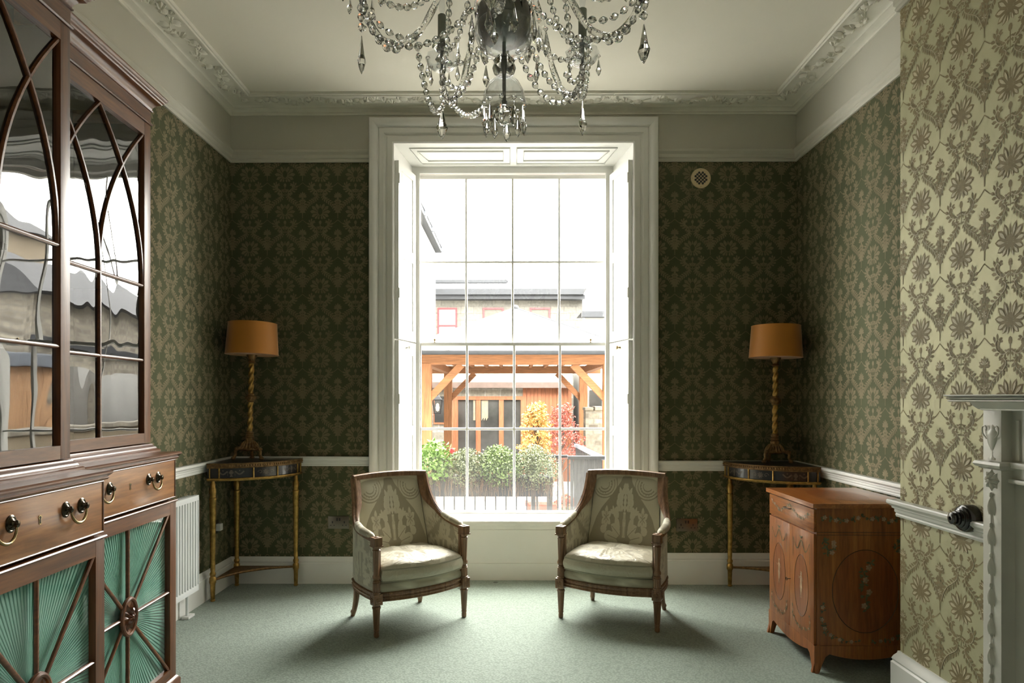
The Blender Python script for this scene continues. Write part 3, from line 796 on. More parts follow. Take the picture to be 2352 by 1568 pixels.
mo('cornice', [(-.03, 2.530), (.004, 2.530), (.008, 2.534), (.004, 2.540), (0, 2.541), (0, 2.590), (.006, 2.592), (.007, 2.597), (.003, 2.600), (.004, 2.606), (.008, 2.614), (.016, 2.624),
     (.028, 2.632), (.034, 2.634), (.036, 2.640), (.042, 2.644), (.044, 2.650), (.050, 2.654), (.053, 2.660), (.053, 2.666), (.047, 2.671), (-.03, 2.671)], US)
b = MB(); b.box(WD, US-.0, TOT, 0, 2.655, 2.668); b.box(US, US+BF, -WG-CL, -WG, 2.655, 2.668); b.build('top_board', 'mahogany', book, 0)
# horizontal dividers between drawers and doors
for y0, y1, fx in ((-WG, 0, 0), (-WG-CL, -WG, BF), (TOT, -WG-CL, 0)):
    b = MB(); b.box(-.03+fx, .0+fx, y0, y1, .836, .848); b.mould([(0, .840), (.006, .841), (.009, .845), (.006, .849), (0, .850)], [(fx, y1), (fx, y0)])
    b.box(-.03+fx, fx, y0, y1, 1.030, 1.034)
    b.build('divider', 'mahogany', book, 30)

def bail_handle(par, y, z, fx):
    h = D.objects.new('handle', None); COL.objects.link(h); h.parent = par; h.location = (fx, y, z)
    qy = Matrix.Rotation(PI/2, 4, 'Y')
    for s in (-1, 1):
        b = MB(); mt = Matrix.Translation((0, s*.040, 0)) @ qy
        b.lathe([(0, 0), (.021, 0), (.021, .002), (.017, .004), (.015, .003), (.012, .006), (.008, .008), (.006, .013), (.009, .016), (.008, .020), (0, .022)], 22, mat=mt, scale=(1.15, 1))
        b.build('rosette', 'brass_dark', h)
    pts = []
    for k in range(17):
        a = PI*k/16; pts.append((.015+.005*math.sin(a), -.040*math.cos(a), -.003-.043*math.sin(a)))
    b = MB(); b.tube(pts, [.0028+.0022*math.sin(PI*k/16) for k in range(17)], 8); b.build('bail', 'brass', h, 60)

def drawer(y0, y1, fx):
    """y0 < y1, front at fx"""
    d = D.objects.new('drawer', None); COL.objects.link(d); d.parent = book
    z0, z1 = .862, 1.028
    b = MB(); b.box(fx-.020, fx+.0015, y0, y1, z0, z1, b=.002); b.build('drawer_front', 'mahogany_d', d)
    b = MB()
    for c in ([(y0, z0), (y1, z0)], [(y1, z0), (y1, z1)], [(y1, z1), (y0, z1)], [(y0, z1), (y0, z0)]):
        b.tube([(fx+.002, c[0][0], c[0][1]), (fx+.002, c[1][0], c[1][1])], .0028, 6)
    b.build('cock_bead', 'mahogany', d)
    m = (y0+y1)/2
    for s in (-1, 1): bail_handle(d, m+s*min(.185, (y1-y0)*.25), .966, fx+.0015)
    b = MB(); fn = lambda a, c, h: (fx+h, m+a, .957+c)
    b.prism(ell(0, .006, .0065, .0065, 14), fn, .001, .003, mi=0); b.prism([(-.0032, .004), (.0032, .004), (.0050, -.013), (0, -.0155), (-.0050, -.013)], fn, .001, .0031, mi=0)
    b.prism(ell(0, .006, .0036, .0036, 12), fn, .0032, .0036, mi=1); b.prism([(-.0016, .004), (.0016, .004), (.0026, -.011), (-.0026, -.011)], fn, .0032, .0036, mi=1)
    b.build('escutcheon', ['brass', 'black'], d)

def frame(d, fx, y0, g0, g1, y1, lo, zb, zt, hi):
    for a, c in ((y0, g0), (g1, y1)): b = MB(); b.box(fx-.024, fx, a, c, lo, hi, b=.002); b.build('stile', 'mahogany_v', d)
    for a, c in ((lo, zb), (zt, hi)): b = MB(); b.box(fx-.024, fx-.0006, g0, g1, a, c); b.build('rail', 'mahogany', d, 30)

def upper_door(y0, y1, fx, low=1.104, high=2.528, sl=.050, sr=.050):
    d = D.objects.new('door', None); COL.objects.link(d); d.parent = book
    g0, g1 = y0+sl, y1-sr; zb, zt = 1.148, 2.468
    frame(d, fx, y0, g0, g1, y1, low, zb, zt, high)
    b = MB(); m = (g0+g1)/2; z1, z2 = 1.470, 1.800; xg = fx-.010
    def bar(pts, r=.0075): b.tube(pts, r, 6)
    bar([(xg, m, zb), (xg, m, z2)]); bar([(xg, g0, z1), (xg, g1, z1)]); bar([(xg, g0, z2), (xg, g1, z2)])
    for a0, a1 in ((g0, m), (m, g1)):
        for p, q in ((a0, a1), (a1, a0)):
            pts = []
            for k in range(15):
                t = k/14; pts.append((xg, p+(q-p)*t**2.1, z2+(zt-z2)*t))
            bar(pts)
    b.build('glazing_bar', 'mahogany', d, 60)
    b = MB(); zz = [zb, z1, z2, zt]
    for j in range(3):
        for a0, a1 in ((g0, m), (m, g1)):
            y_ = [(xg-.004, a0, zz[j]), (xg-.004, a1, zz[j]), (xg-.004, a1, zz[j+1]), (xg-.004, a0, zz[j+1])]
            b.add(y_, [(0, 1, 2, 3)])
    b.build('glass', 'old_glass', d, 0)

def lower_door(y0, y1, fx, sl=.050, sr=.050):
    d = D.objects.new('door', None); COL.objects.link(d); d.parent = book
    g0, g1 = y0+sl, y1-sr; zb, zt = .100, .786; lo, hi = .060, .836
    frame(d, fx, y0, g0, g1, y1, lo, zb, zt, hi)
    cy_, cz = (g0+g1)/2, (zb+zt)/2; xg = fx-.010
    b = MB()
    for p in ((g0, cz), (g1, cz), (cy_, zb), (cy_, zt), (g0, zb), (g1, zb), (g0, zt), (g1, zt)):
        b.tube([(xg, cy_+(p[0]-cy_)*.08, cz+(p[1]-cz)*.08), (xg, p[0], p[1])], .0075, 6)
    b.build('glazing_bar', 'mahogany', d, 60)
    # carved oval boss
    b = MB(); fn = lambda a, c, h: (xg+.006+h, cy_+a, cz+c)
    ring = [(cy_+.052*math.cos(2*PI*k/32), cz+.070*math.sin(2*PI*k/32)) for k in range(32)]
    b.tube([(xg+.006, p[0], p[1]) for p in ring], .009, 8, close=True)
    b.prism(ell(0, 0, .048, .066, 28), fn, -.008, .001)
    for ring_, n, l, wd, ph in ((0, 10, .056, .026, 0), (1, 8, .036, .020, .4)):
        for k in range(n):
            a = 2*PI*k/n+ph; rpetal(b, (0, 0), a, l*(1 if abs(math.cos(a)) < .5 else .8), wd, .012+.006*ring_, fn)
    b.ball(fn(0, 0, .010), .010, 8, 6)
    b.build('carved_boss', 'mahogany', d, 40)
    b = MB(); b.add([(xg-.004, g0, zb), (xg-.004, g1, zb), (xg-.004, g1, zt), (xg-.004, g0, zt)], [(0, 1, 2, 3)]); b.build('glass', 'door_glass', d, 0)
    # pleated silk fanning from the boss
    n = 150*4; v = [(fx-.034, cy_, cz)]; f = []
    R = 6
    for k in range(n):
        a = 2*PI*((k//4)+(0, .62, .72, .90)[k % 4])/150; dx, dz = math.cos(a), math.sin(a)
        L = min((g1-g0+.07)/2/max(1e-6, abs(dx)), (zt-zb+.07)/2/max(1e-6, abs(dz)))
        for r in range(1, R+1):
            t = r/R; am = .0035*t+.001
            v.append((fx-.030+(am if k % 4 < 2 else -2.4*am)+.002*math.sin(k*.09), cy_+dx*L*t, cz+dz*L*t))
    for k in range(n):
        k2 = (k+1) % n; f.append((0, 1+k*R, 1+k2*R))
        for r in range(R-1): f.append((1+k*R+r, 1+k*R+r+1, 1+k2*R+r+1, 1+k2*R+r))
    b = MB(); b.add(v, f); b.build('pleated_silk', 'silk', d, 0)

for y0, y1, fx in ((-WG, 0, 0), (TOT, -WG-CL, 0)):
    drawer(y0+.036, y1-.016, fx) if y1 == 0 else drawer(y0+.016, y1-.036, fx)
    lower_door(y0+.002, y1-.002, fx, .08, .055); upper_door(y0+.002, y1-.002, fx+US, sl=.09, sr=.055)
hC = CL/2
for y0, y1 in ((-WG-CL, -WG-hC), (-WG-hC, -WG)):
    drawer(y0+.014, y1-.014, BF); lower_door(y0+.002, y1-.002, BF); upper_door(y0+.002, y1-.002, BF+US)

# ============================================================ ARMCHAIRS
def bouquet():
    L = []; Dk = []
    half = [[(.10, 1.02), (.17, .90), (.30, .80), (.40, .72), (.52, .64), (.66, .55), (.80, .42), (.93, .22), (1.02, .10), (1.02, 1.02)]]
    L += mirror(half)
    for k in range(4):
        r = .12+.070*k; arc = [(.62+r*math.cos(math.radians(a))*1.1, .86+r*.55*math.sin(math.radians(a))) for a in range(150, 345, 15)]
        Dk += mirror(band(arc, .018))
    for k in range(9):
        a = math.radians(155+k*21); Dk += mirror([ell(.62+.20*math.cos(a), .86+.11*math.sin(a), .022, .012, 8)])
    # central artichoke flower
    for j in range(5):
        z = .50+.07*j; wd = (.17, .21, .19, .14, .07)[j]
        for i in range(5-(j > 3)*2):
            x = wd*(i-(2 if j <= 3 else 1))/2.2; L.append(petal(x, z, PI/2-x*1.6, .115, .085, 5, 1.0))
    for j in range(4):
        for sg in (1, -1): L.append(petal(sg*.10, .50+.07*j, PI/2-sg*(.95-.12*j), .15, .07, 5))
    L += band([(0, .5), (0, .16)], .07, .10); Dk += band([(-.02, .47), (-.03, .18)], .008); Dk += band([(.02, .47), (.03, .18)], .008)
    # side flowers
    hf = [petal(.52, .42, math.radians(a), .16, .09, 6, 1.3) for a in (90, 25, 155, -35, 215, -90)]
    hf += [petal(.30, .46, math.radians(a), .13, .06, 5) for a in (120, 70, 30, 170)] + [petal(.16, .42, math.radians(a), .18, .08, 5) for a in (60, 20)]
    hf += [petal(.10, .20, math.radians(a), .30, .13, 6, 1.2) for a in (55, 25, -5)] + [ell(.42, .17, .13, .075), ell(.30, .08, .14, .07), ell(.58, .26, .09, .06)]
    L += mirror(hf)
    Dk += mirror([petal(.52, .42, math.radians(a), .09, .02, 4) for a in (90, 25, 155, -35, 215, -90)] + [ell(.52, .42, .02, .015, 8)])
    Dk += mirror(band(curve2([(.08, .16), (.22, .24), (.34, .30)], 4), .012) + band(curve2([(.12, .12), (.28, .15), (.46, .18)], 4), .012))
    return L, Dk
BQ = bouquet()
def pat(u, v):
    return inpoly(u, v, BQ[0])*(1-inpoly(u, v, BQ[1]))

def make_chair():
    t = thing('armchair', 'x', 'armchair', group='matching armchairs by the window')
    G = 'walnut'
    flute = lambda z0, z1, n=12, dp=.14: (lambda a, z: 1-dp*(0.5+0.5*math.cos(n*a)) if z0 < z < z1 else 1)
    # front legs with their square rosette blocks
    for s in (-1, 1):
        b = MB(); cx, cy_ = s*.2875, -.20
        b.lathe([(.010, 0), (.014, .004), (.015, .020), (.013, .030), (.016, .034), (.016, .040), (.014, .044), (.0155, .048), (.021, .150), (.0215, .156), (.024, .160), (.024, .168), (.018, .172), (.018, .18)],
                48, (cx, cy_, 0), flute(.047, .152))
        b.box(cx-.026, cx+.026, cy_-.026, cy_+.026, .178, .238, b=.004)
        for fn in ((lambda a, c, h: (cx+a, cy_-.026-h, .208+c)), (lambda a, c, h: (cx+s*(.026+h), cy_+a, .208+c))):
            b.tube([fn(x, z, .0) for x, z in ((-.019, -.019), (.019, -.019), (.019, .019), (-.019, .019))], .0022, 5, close=True)
            for k in range(8): rpetal(b, (0, 0), k*PI/4, .016, .010, .004, fn, n=3)
        b.build('leg', G, t, 40)
    for s in (-1, 1):                                  # raked back legs
        b = MB(); p = [(s*.232, .222, 0), (s*.226, .205, .05), (s*.222, .190, .12), (s*.226, .178, .20), (s*.232, .180, .24)]
        c = cat_rom(p, 4); n = len(c); b.tube(c, [.012+.010*(k/(n-1))**.8 for k in range(n)], 12); b.ball((s*.230, .216, .028), .0165, 12, 8); b.build('leg', G, t, 50)
    # plan of the seat: front bow, sides, back
    def plan(off, n=10):
        pts = []
        for k in range(n+1): x = -.262+.524*k/n; pts.append((x, -.206-off-.048*(1-(x/.262)**2)))
        pts += [(.292+off*.9, -.175), (.296+off, -.10), (.292+off, .0), (.278+off, .10), (.250+off, .185), (.20, .212+off), (.10, .222+off), (0, .225+off)]
        pts += [(-x, y) for x, y in pts[-2:n:-1]]
        return pts
    PLN = plan(0)
    RP = [(-.03, .190), (0.0, .190), (.004, .194), (.001, .199), (.0, .203), (.004, .208), (.004, .213), (-.001, .218), (-.001, .224), (.005, .229), (.005, .236), (-.002, .240), (-.03, .240)]
    b = MB(); b.mould([(-o, z) for o, z in RP][::-1], PLN, closed=True)
    # beads along the front rail
    fr = [(-.255+.51*k/62, 0) for k in range(63)]
    for x, _ in fr:
        y = -.206-.048*(1-(x/.262)**2); b.ball((x, y-.004, .2105), .0034, 6, 4); b.ball((x, y-.0045, .2325), .0030, 6, 4)
    b.build('seat_rail', G, t, 40)
    b = MB(); b.mould([(-o, z) for o, z in [(-.02, .236), (-.006, .238), (-.001, .252), (-.002, .272), (-.010, .286), (-.05, .290)]][::-1], PLN, closed=True)
    b.prism(plan(-.012), lambda a, c, h: (a, c, h), .240, .287)
    b.build('seat_band', 'damask', t, 50, attr=pat(np.array([v[0]*3.1 for v in b.v]), np.array([(v[2]-.2)*5+v[1] for v in b.v])))
    # cushion
    def half_w(y): return .258-.035*max(0, (y+.12)/.30)**1.4 if y > -.12 else .258
    nu, nv = 110, 90; us = []; vs = []
    def cush(sgn):
        V = []
        for j in range(nv+1):
            v_ = j/nv
            for i in range(nu+1):
                u = -1+2*i/nu
                yb = .175; yf = -.215-.062*(1-u*u)
                y = yf+(yb-yf)*v_; x = u*half_w(y)
                e = (1-abs(u)**6)*(1-abs(2*v_-1)**6)
                if abs(u) > .999 or v_ < .001 or v_ > .999: e = 0
                V.append((x, y, e, u, v_))
        return V
    g = cush(1); N_ = len(g); top = []; bot = []
    for x, y, e, u, v_ in g:
        wr = .0045*math.sin(13*x+9*y+3*math.sin(14*y))*e + .0028*math.sin(34*x-26*y+2*math.sin(22*x))*e
        rad = .0012*math.sin(46*math.atan2(y+.02, x+.03))*max(0, 1-abs(math.hypot(x, y)-.19)*9)*e
        tuft = -.004*math.exp(-((x+.02)**2+(y+.02)**2)/.0016)
        top.append((x, y, .366+.040*e**.35+.012*(1-u*u)*(1-(2*v_-1)**2)+wr+rad+tuft+(0 if e else -.002)))
        bot.append((x, y, .300-.010*e**.4))
    b = MB(); f = []
    w_ = nu+1
    for j in range(nv):
        for i in range(nu): f.append((j*w_+i, j*w_+i+1, (j+1)*w_+i+1, (j+1)*w_+i))
    b.add(top, f); b.add(bot, [q[::-1] for q in f])
    rim = [i for i in range(w_)] + [j*w_+nu for j in range(1, nv+1)] + [nv*w_+i for i in range(nu-1, -1, -1)] + [j*w_ for j in range(nv-1, 0, -1)]
    n = len(rim); lay = [[i for i in rim]]
    base = len(b.v); K = 5
    cen = Vector((0, -.04))
    for k in range(1, K):
        tt = k/K; bul = .011*math.sin(PI*tt)
        for i in rim:
            a = Vector(top[i]); c = Vector(bot[i]); p = a.lerp(c, tt); o = Vector((p.x, p.y))-cen; o.normalize()
            b.v.append((p.x+o.x*bul, p.y+o.y*bul, p.z))
    def ix(k, i): return rim[i] if k == 0 else (N_+rim[i] if k == K else base+(k-1)*n+i)
    for k in range(K):
        for i in range(n):
            j = (i+1) % n; b.f.append((ix(k, i), ix(k, j), ix(k+1, j), ix(k+1, i))); b.mi.append(0)
    au = np.array([v[0]*3.4 for v in b.v]); av = np.array([.05+(v[1]+.27)*1.9+(v[2]-.40)*3 for v in b.v])
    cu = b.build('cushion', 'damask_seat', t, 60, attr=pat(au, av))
    b = MB(); b.tube([Vector(top[i])+Vector((0, 0, 0)) for i in rim[::2]], .0042, 6, close=True); b.tube([Vector(bot[i]) for i in rim[::2]], .0042, 6, close=True)
    b.build('piping', 'piping', cu, 60)
    # arm and back line of one side, from the post up to the corner of the back
    AP = [(.288, -.195, .530), (.296, -.13, .538), (.299, -.06, .547), (.296, .0, .560), (.286, .055, .586), (.270, .102, .632), (.254, .136, .692), (.246, .162, .756), (.243, .184, .824)]
    arm = cat_rom(AP, 6)
    zt_of = [(p.y, p.z, p.x) for p in arm]
    def at_y(y):
        for i in range(len(zt_of)-1):
            if zt_of[i][0] <= y <= zt_of[i+1][0]:
                q = (y-zt_of[i][0])/(zt_of[i+1][0]-zt_of[i][0]+1e-9); return (zt_of[i][1]*(1-q)+zt_of[i+1][1]*q, zt_of[i][2]*(1-q)+zt_of[i+1][2]*q)
        return (zt_of[0][1], zt_of[0][2]) if y < zt_of[0][0] else (zt_of[-1][1], zt_of[-1][2])
    for s in (-1, 1):
        # rail: a moulded band swept along the line
        b = MB(); V = []; n = len(arm); k = 10
        for i, p in enumerate(arm):
            tg = (arm[min(i+1, n-1)]-arm[max(i-1, 0)]).normalized(); side = Vector((1, 0.25, 0)).normalized(); nn = tg.cross(side).normalized()*-1
            if nn.z < 0 and i < n/2: nn = -nn
            if nn.y > 0 and i >= n/2: nn = -nn
            for a, c in ((-.017, -.012), (-.010, -.016), (.012, -.016), (.019, -.010), (.019, .004), (.014, .008), (.014, .012), (-.010, .012), (-.012, .008), (-.017, .006)):
                q = p+side*a+nn*c; V.append((s*q.x, q.y, q.z))
        f = [(i*k+a, i*k+(a+1) % k, (i+1)*k+(a+1) % k, (i+1)*k+a) for i in range(n-1) for a in range(k)] + [tuple(range(k)), tuple((n-1)*k+a for a in range(k))]
        b.add(V, f)
        for i in range(0, n-1):
            for h_ in (0, .5):
                p = arm[i].lerp(arm[i+1], h_); tg = (arm[i+1]-arm[i]).normalized(); nn = Vector((0, -tg.z, tg.y))
                q = p + nn*(.0135); b.ball((s*q.x, q.y, q.z), .0032, 6, 4)
        b.build('arm_rail', G, t, 40)
        # post
        b = MB(); cx, cy_ = s*.2875, -.20
        tw = lambda a, z: 1-.16*(0.5+0.5*math.cos(7*a-s*z*55)) if .345 < z < .475 else (1-.14*(0.5+0.5*math.cos(12*a)) if .246 < z < .296 else 1)
        b.lathe([(.024, .236), (.024, .245), (.021, .247), (.020, .295), (.022, .298), (.018, .303), (.020, .308), (.015, .313), (.021, .322), (.022, .332), (.017, .343), (.0165, .35), (.021, .472), (.023, .476), (.018, .482), (.0205, .487), (.0205, .493)], 42, (cx, cy_, 0), tw)
        b.box(cx-.024, cx+.024, cy_-.026, cy_+.030, .492, .546, b=.005); b.box(cx-.027, cx+.027, cy_-.030, cy_+.030, .494, .502, b=.002)
        b.lathe([(0, .546), (.012, .546), (.012, .549), (.008, .551), (0, .551)], 16, (cx, cy_, 0))
        b.box(cx-s*.022-.006, cx-s*.022+.006, cy_+.004, cy_+.02, .24, .50)
        b.build('arm_post', G, t, 40)
        # upholstered pad
        b = MB()
        def padf(u, v):
            i = 2+v*22; a = arm[int(i)].lerp(arm[min(int(i)+1, len(arm)-1)], i % 1); th = 2*PI*u; r = (max(0, 1-(2*v-1)**4))**.5
            tg = (arm[int(i)+1]-arm[int(i)]).normalized(); nn = Vector((0, -tg.z, tg.y))
            return tuple(Vector((s*(a.x+.0245*r*math.cos(th)), a.y, a.z))+nn*(.010+.024*r*max(-.3, math.sin(th))))
        b.grid(padf, 20, 20, closeu=True); b.build('arm_pad', 'damask', t, 60, attr=pat(np.array([v[1]*4 for v in b.v]), np.array([.5+v[0]*s for v in b.v])-.2))
        # inner and outer side upholstery
        for nm, inn in (('inner_side_panel', 1), ('outer_side_panel', 0)):
            b = MB(); nn_, mm = 40, 40
            def sf(u, v):
                y = -.182+.375*u; zt, x = at_y(y); zt -= .012; z = .262+(zt-.262)*v
                xo = .284-.0*u; xo = .288+.008*math.sin(PI*min(1, max(0, (y+.2)/.30)))-(.048*max(0, (y-.02)/.18)**1.6)
                xx = xo+(x-xo)*v
                if inn: xx -= .018+.022*math.sin(PI*u)**.5*math.sin(PI*min(1, v*1.0))**.6
                else: xx += .0
                return (s*xx, y, z)
            b.grid(sf, nn_, mm)
            b.build(nm, 'damask', t, 60, attr=pat(np.array([(v[1]+.02)*4.6 for v in b.v]), np.array([(v[2]-.24)*2.6 for v in b.v])))
    # top rail
    b = MB()
    TP = cat_rom([(-.247, .188, .832), (-.12, .212, .838), (0, .220, .840), (.12, .212, .838), (.247, .188, .832)], 7)
    V = []; prof = [(-.016, -.014), (-.012, -.018), (.012, -.018), (.016, -.012), (.016, .008), (.010, .014), (-.010, .014), (-.016, .010)]
    for p in TP:
        for a, c in prof: V.append((p.x, p.y+a, p.z+c))
    k = 8; n = len(TP); b.add(V, [(i*k+a, i*k+(a+1) % k, (i+1)*k+(a+1) % k, (i+1)*k+a) for i in range(n-1) for a in range(k)] + [tuple(range(k)), tuple((n-1)*k+a for a in range(k))])
    for i in range(n-1):
        for h_ in (.0, .5): p = TP[i].lerp(TP[i+1], h_); b.ball((p.x, p.y-.0165, p.z+.004), .0034, 6, 4); b.ball((p.x, p.y-.0160, p.z-.009), .0026, 6, 4)
    b.build('top_rail', G, t, 40)
    # back upholstery, front and rear
    def bf(u, v):
        a = -1+2*u; z = .36+(.822-.36)*v; hw = .206+.020*(1-v); x = a*hw
        rake = .118+.100*v; puff = .030*(1-abs(a)**5)*(1-abs(2*v-1)**6)
        return (x, rake-.030*abs(a)**2.5*(1-.4*v)+.014-puff, z)
    b = MB(); b.grid(bf, 200, 230)
    b.build('back_upholstery', 'damask', t, 60, attr=pat(np.array([v[0]/.222 for v in b.v]), np.array([(v[2]-.37)/.45 for v in b.v])))
    b = MB()
    def br(u, v):
        a = -1+2*u; z = .245+(.828-.245)*v; x = a*(.244-.002*v); return (x, .180+.045*(1-abs(a)**2.2)*(1-.35*v)+.012*v, z)
    b.grid(br, 60, 60); b.build('rear_panel', 'damask', t, 60, attr=pat(np.array([v[0]/.22 for v in b.v]), np.array([(v[2]-.30)/.5 for v in b.v])))
    # corner fillers between back pad and stiles
    for s in (-1, 1):
        b = MB(); c = [p for p in arm if p.z > .575]
        V = []
        for p in c: e_ = min(1, (p.z-.57)/.10); V += [(s*(p.x-.012), p.y-.004*e_, p.z), (s*(p.x-.012-.033*e_), p.y+.008, p.z), (s*(p.x-.012-.033*e_), p.y+.03, p.z), (s*(p.x-.006), p.y+.022, p.z)]
        n = len(c); b.add(V, [(i*4+a, i*4+(a+1) % 4, (i+1)*4+(a+1) % 4, (i+1)*4+a) for i in range(n-1) for a in range(4)] + [(0, 1, 2, 3), tuple((n-1)*4+a for a in range(4))])
        b.build('back_stile', G, t, 40)
    return t
ch = make_chair()
ch['label'] = 'sage damask armchair left of the window, turned towards the right'
ch.location = (-.624, 4.051, 0); ch.rotation_euler = (0, 0, math.radians(37.9))
ch2 = copy_tree(ch)
ch2['label'] = 'sage damask armchair right of the window, turned towards the left'
ch2.location = (.648, 4.118, 0); ch2.rotation_euler = (0, 0, math.radians(-25.5))

# ============================================================ CORNER CONSOLE TABLES
def console(lab, cx, cy_, sx, top, rx, ry):
    """quarter-round: the square corner at (cx, cy_), reaching sx*rx sideways and ry forward"""
    t = thing('console_table', lab, 'table', (cx, cy_, 0))
    def arc(s_, off=0.0): a = PI/2*s_; return (sx*(rx+off)*math.sin(a), -(ry+off)*math.cos(a))
    def q(s_, off, z): x, y = arc(s_, off); return (x, y, z)
    N_ = 28
    def wedge(mb, off, z0, z1, mi=0):
        P = [(0, 0)] + [arc(k/N_, off) for k in range(N_+1)]
        mb.prism(P, lambda a, c, h: (a, c, h), z0, z1, mi)
    b = MB(); wedge(b, -.004, top-.020, top, 0); b.build('table_top', 'black_lacquer', t, 30)
    b = MB()
    def strip(z0, z1, off, th=.004):
        b.grid(lambda u, v: q(u, off, z0+(z1-z0)*v), N_, 1); b.grid(lambda u, v: q(u, off-th+th*v, z1), N_, 1); b.grid(lambda u, v: q(u, off-th+th*v, z0), N_, 1)
    strip(top-.030, top-.001, .006, .012)
    for k in range(46): s_ = (k+.5)/46; b.ball(q(s_, .008, top-.015), .0055, 6, 4, (1, 1, 1.3))
    b.tube([q(k/N_, .008, top-.002) for k in range(N_+1)], .003, 6); b.tube([q(k/N_, .008, top-.029) for k in range(N_+1)], .003, 6)
    b.build('gilt_edge', 'gold_dull', t, 40)
    az0, az1 = top-.098, top-.030
    b = MB()
    b.grid(lambda u, v: q(u, -.006, az0+(az1-az0)*v), N_, 1, mi=0); b.box(min(0, sx*rx), max(0, sx*rx), -.012, -.002, az0, az1, mi=0); b.box(min(sx*.002, sx*.012), max(sx*.002, sx*.012), -ry, 0, az0, az1, mi=0)
    zc = (az0+az1)/2; Lr = (rx+ry)/2*PI/2
    fn = lambda a, c, h: q(min(1, max(0, a/Lr)), -.006+h, zc+c)
    ps = []
    def swag(x0, x1, z): ps.extend(band(curve2([(x0, z), ((x0+x1)/2, z-.020), (x1, z)], 5), .009, .009)); ps.append(ell((x0+x1)/2, z+.004, .004, .004, 8))
    def urn(x): ps.extend([ell(x, .004, .014, .012), [(x-.004, -.008), (x+.004, -.008), (x+.010, -.024), (x-.010, -.024)], ell(x, .018, .008, .003, 8)])
    for c in (.20, .80):
        m = c*Lr; urn(m); swag(m-.075, m-.022, .012); swag(m+.022, m+.075, .012); ps.extend(band([(m-.020, .012), (m-.022, -.018)], .002)); ps.extend(band([(m+.020, .012), (m+.022, -.018)], .002))
    m = .5*Lr
    for k in range(8): ps.append(petal(m, 0, k*PI/4+.39, .022, .009))
    for s in (-1, 1):
        ps.extend(band([(m+s*(.038+.016*math.cos(a/3)*(1-a/22)), .016*math.sin(a/3)*(1-a/22)) for a in range(0, 20)], .004))
    art(b, ps, fn, .0012, 1)
    b.build('apron', ['black_lacquer', 'lacquer_art'], t, 0, recalc=False)
    b = MB()
    for c in (.02, .10, .385, .615, .90, .98):
        x, y, _ = q(c, -.002, 0); b.tube([(x, y, az0), (x, y, az1)], .0048, 8)
    b.tube([q(k/N_, .0, az0-.004) for k in range(N_+1)], .0075, 8); b.tube([q(k/N_, -.004, az0-.012) for k in range(N_+1)], .004, 8)
    b.tube([(sx*.006, -.006, az0-.004), q(0, 0, az0-.004)], .0065, 6); b.tube([(sx*.006, -.006, az0-.004), q(1, 0, az0-.004)], .0065, 6)
    b.build('gilt_moulding', 'gold', t, 40)
    lg = az0-.008
    fl = lambda a, z: 1-.16*(0.5+0.5*math.cos(8*a)) if (.205 < z < lg-.135) else 1
    for x, y in ((sx*.028, -ry+.020), (sx*.034, -.034), (sx*(rx-.030), -.030)):
        b = MB()
        b.lathe([(.012, 0), (.015, .004), (.015, .010), (.011, .014), (.013, .018), (.015, .100), (.017, .115), (.021, .120), (.021, .150), (.015, .160), (.019, .172), (.019, .180), (.013, .190), (.0145, .200), (.0215, lg-.130),
                 (.024, lg-.126), (.024, lg-.118), (.018, lg-.112), (.019, lg-.095), (.023, lg-.080), (.022, lg-.060), (.015, lg-.045), (.017, lg-.030), (.013, lg-.020), (.014, lg)], 40, (x, y, 0), fl)
        b.build('leg', 'gold', t, 45)
    # concave stretcher shelf
    b = MB(); A = Vector((sx*.028, -ry+.020)); B = Vector((sx*(rx-.030), -.030)); Cc = Vector((sx*.03, -.03))
    mid = Vector((sx*.085, -.095)); inner = [(A*(1-s_)**2+mid*2*s_*(1-s_)+B*s_**2) for s_ in [k/14 for k in range(15)]]
    P = [(Cc.x, Cc.y)] + [(p.x, p.y) for p in inner]
    b.prism(P, lambda a, c, h: (a, c, h), .128, .138); b.tube([(p.x, p.y, .133) for p in inner], .0085, 6)
    b.build('stretcher_shelf', 'gold_dull', t, 40)
    return t
console('gilt and black quarter-round console table in the left corner under a lamp', XL+.038, YB-.036, 1, .886, .475, .425)
console('gilt and black quarter-round console table in the right corner behind the satinwood cabinet', XR-.040, YB-.036, -1, .866, .478, .425)

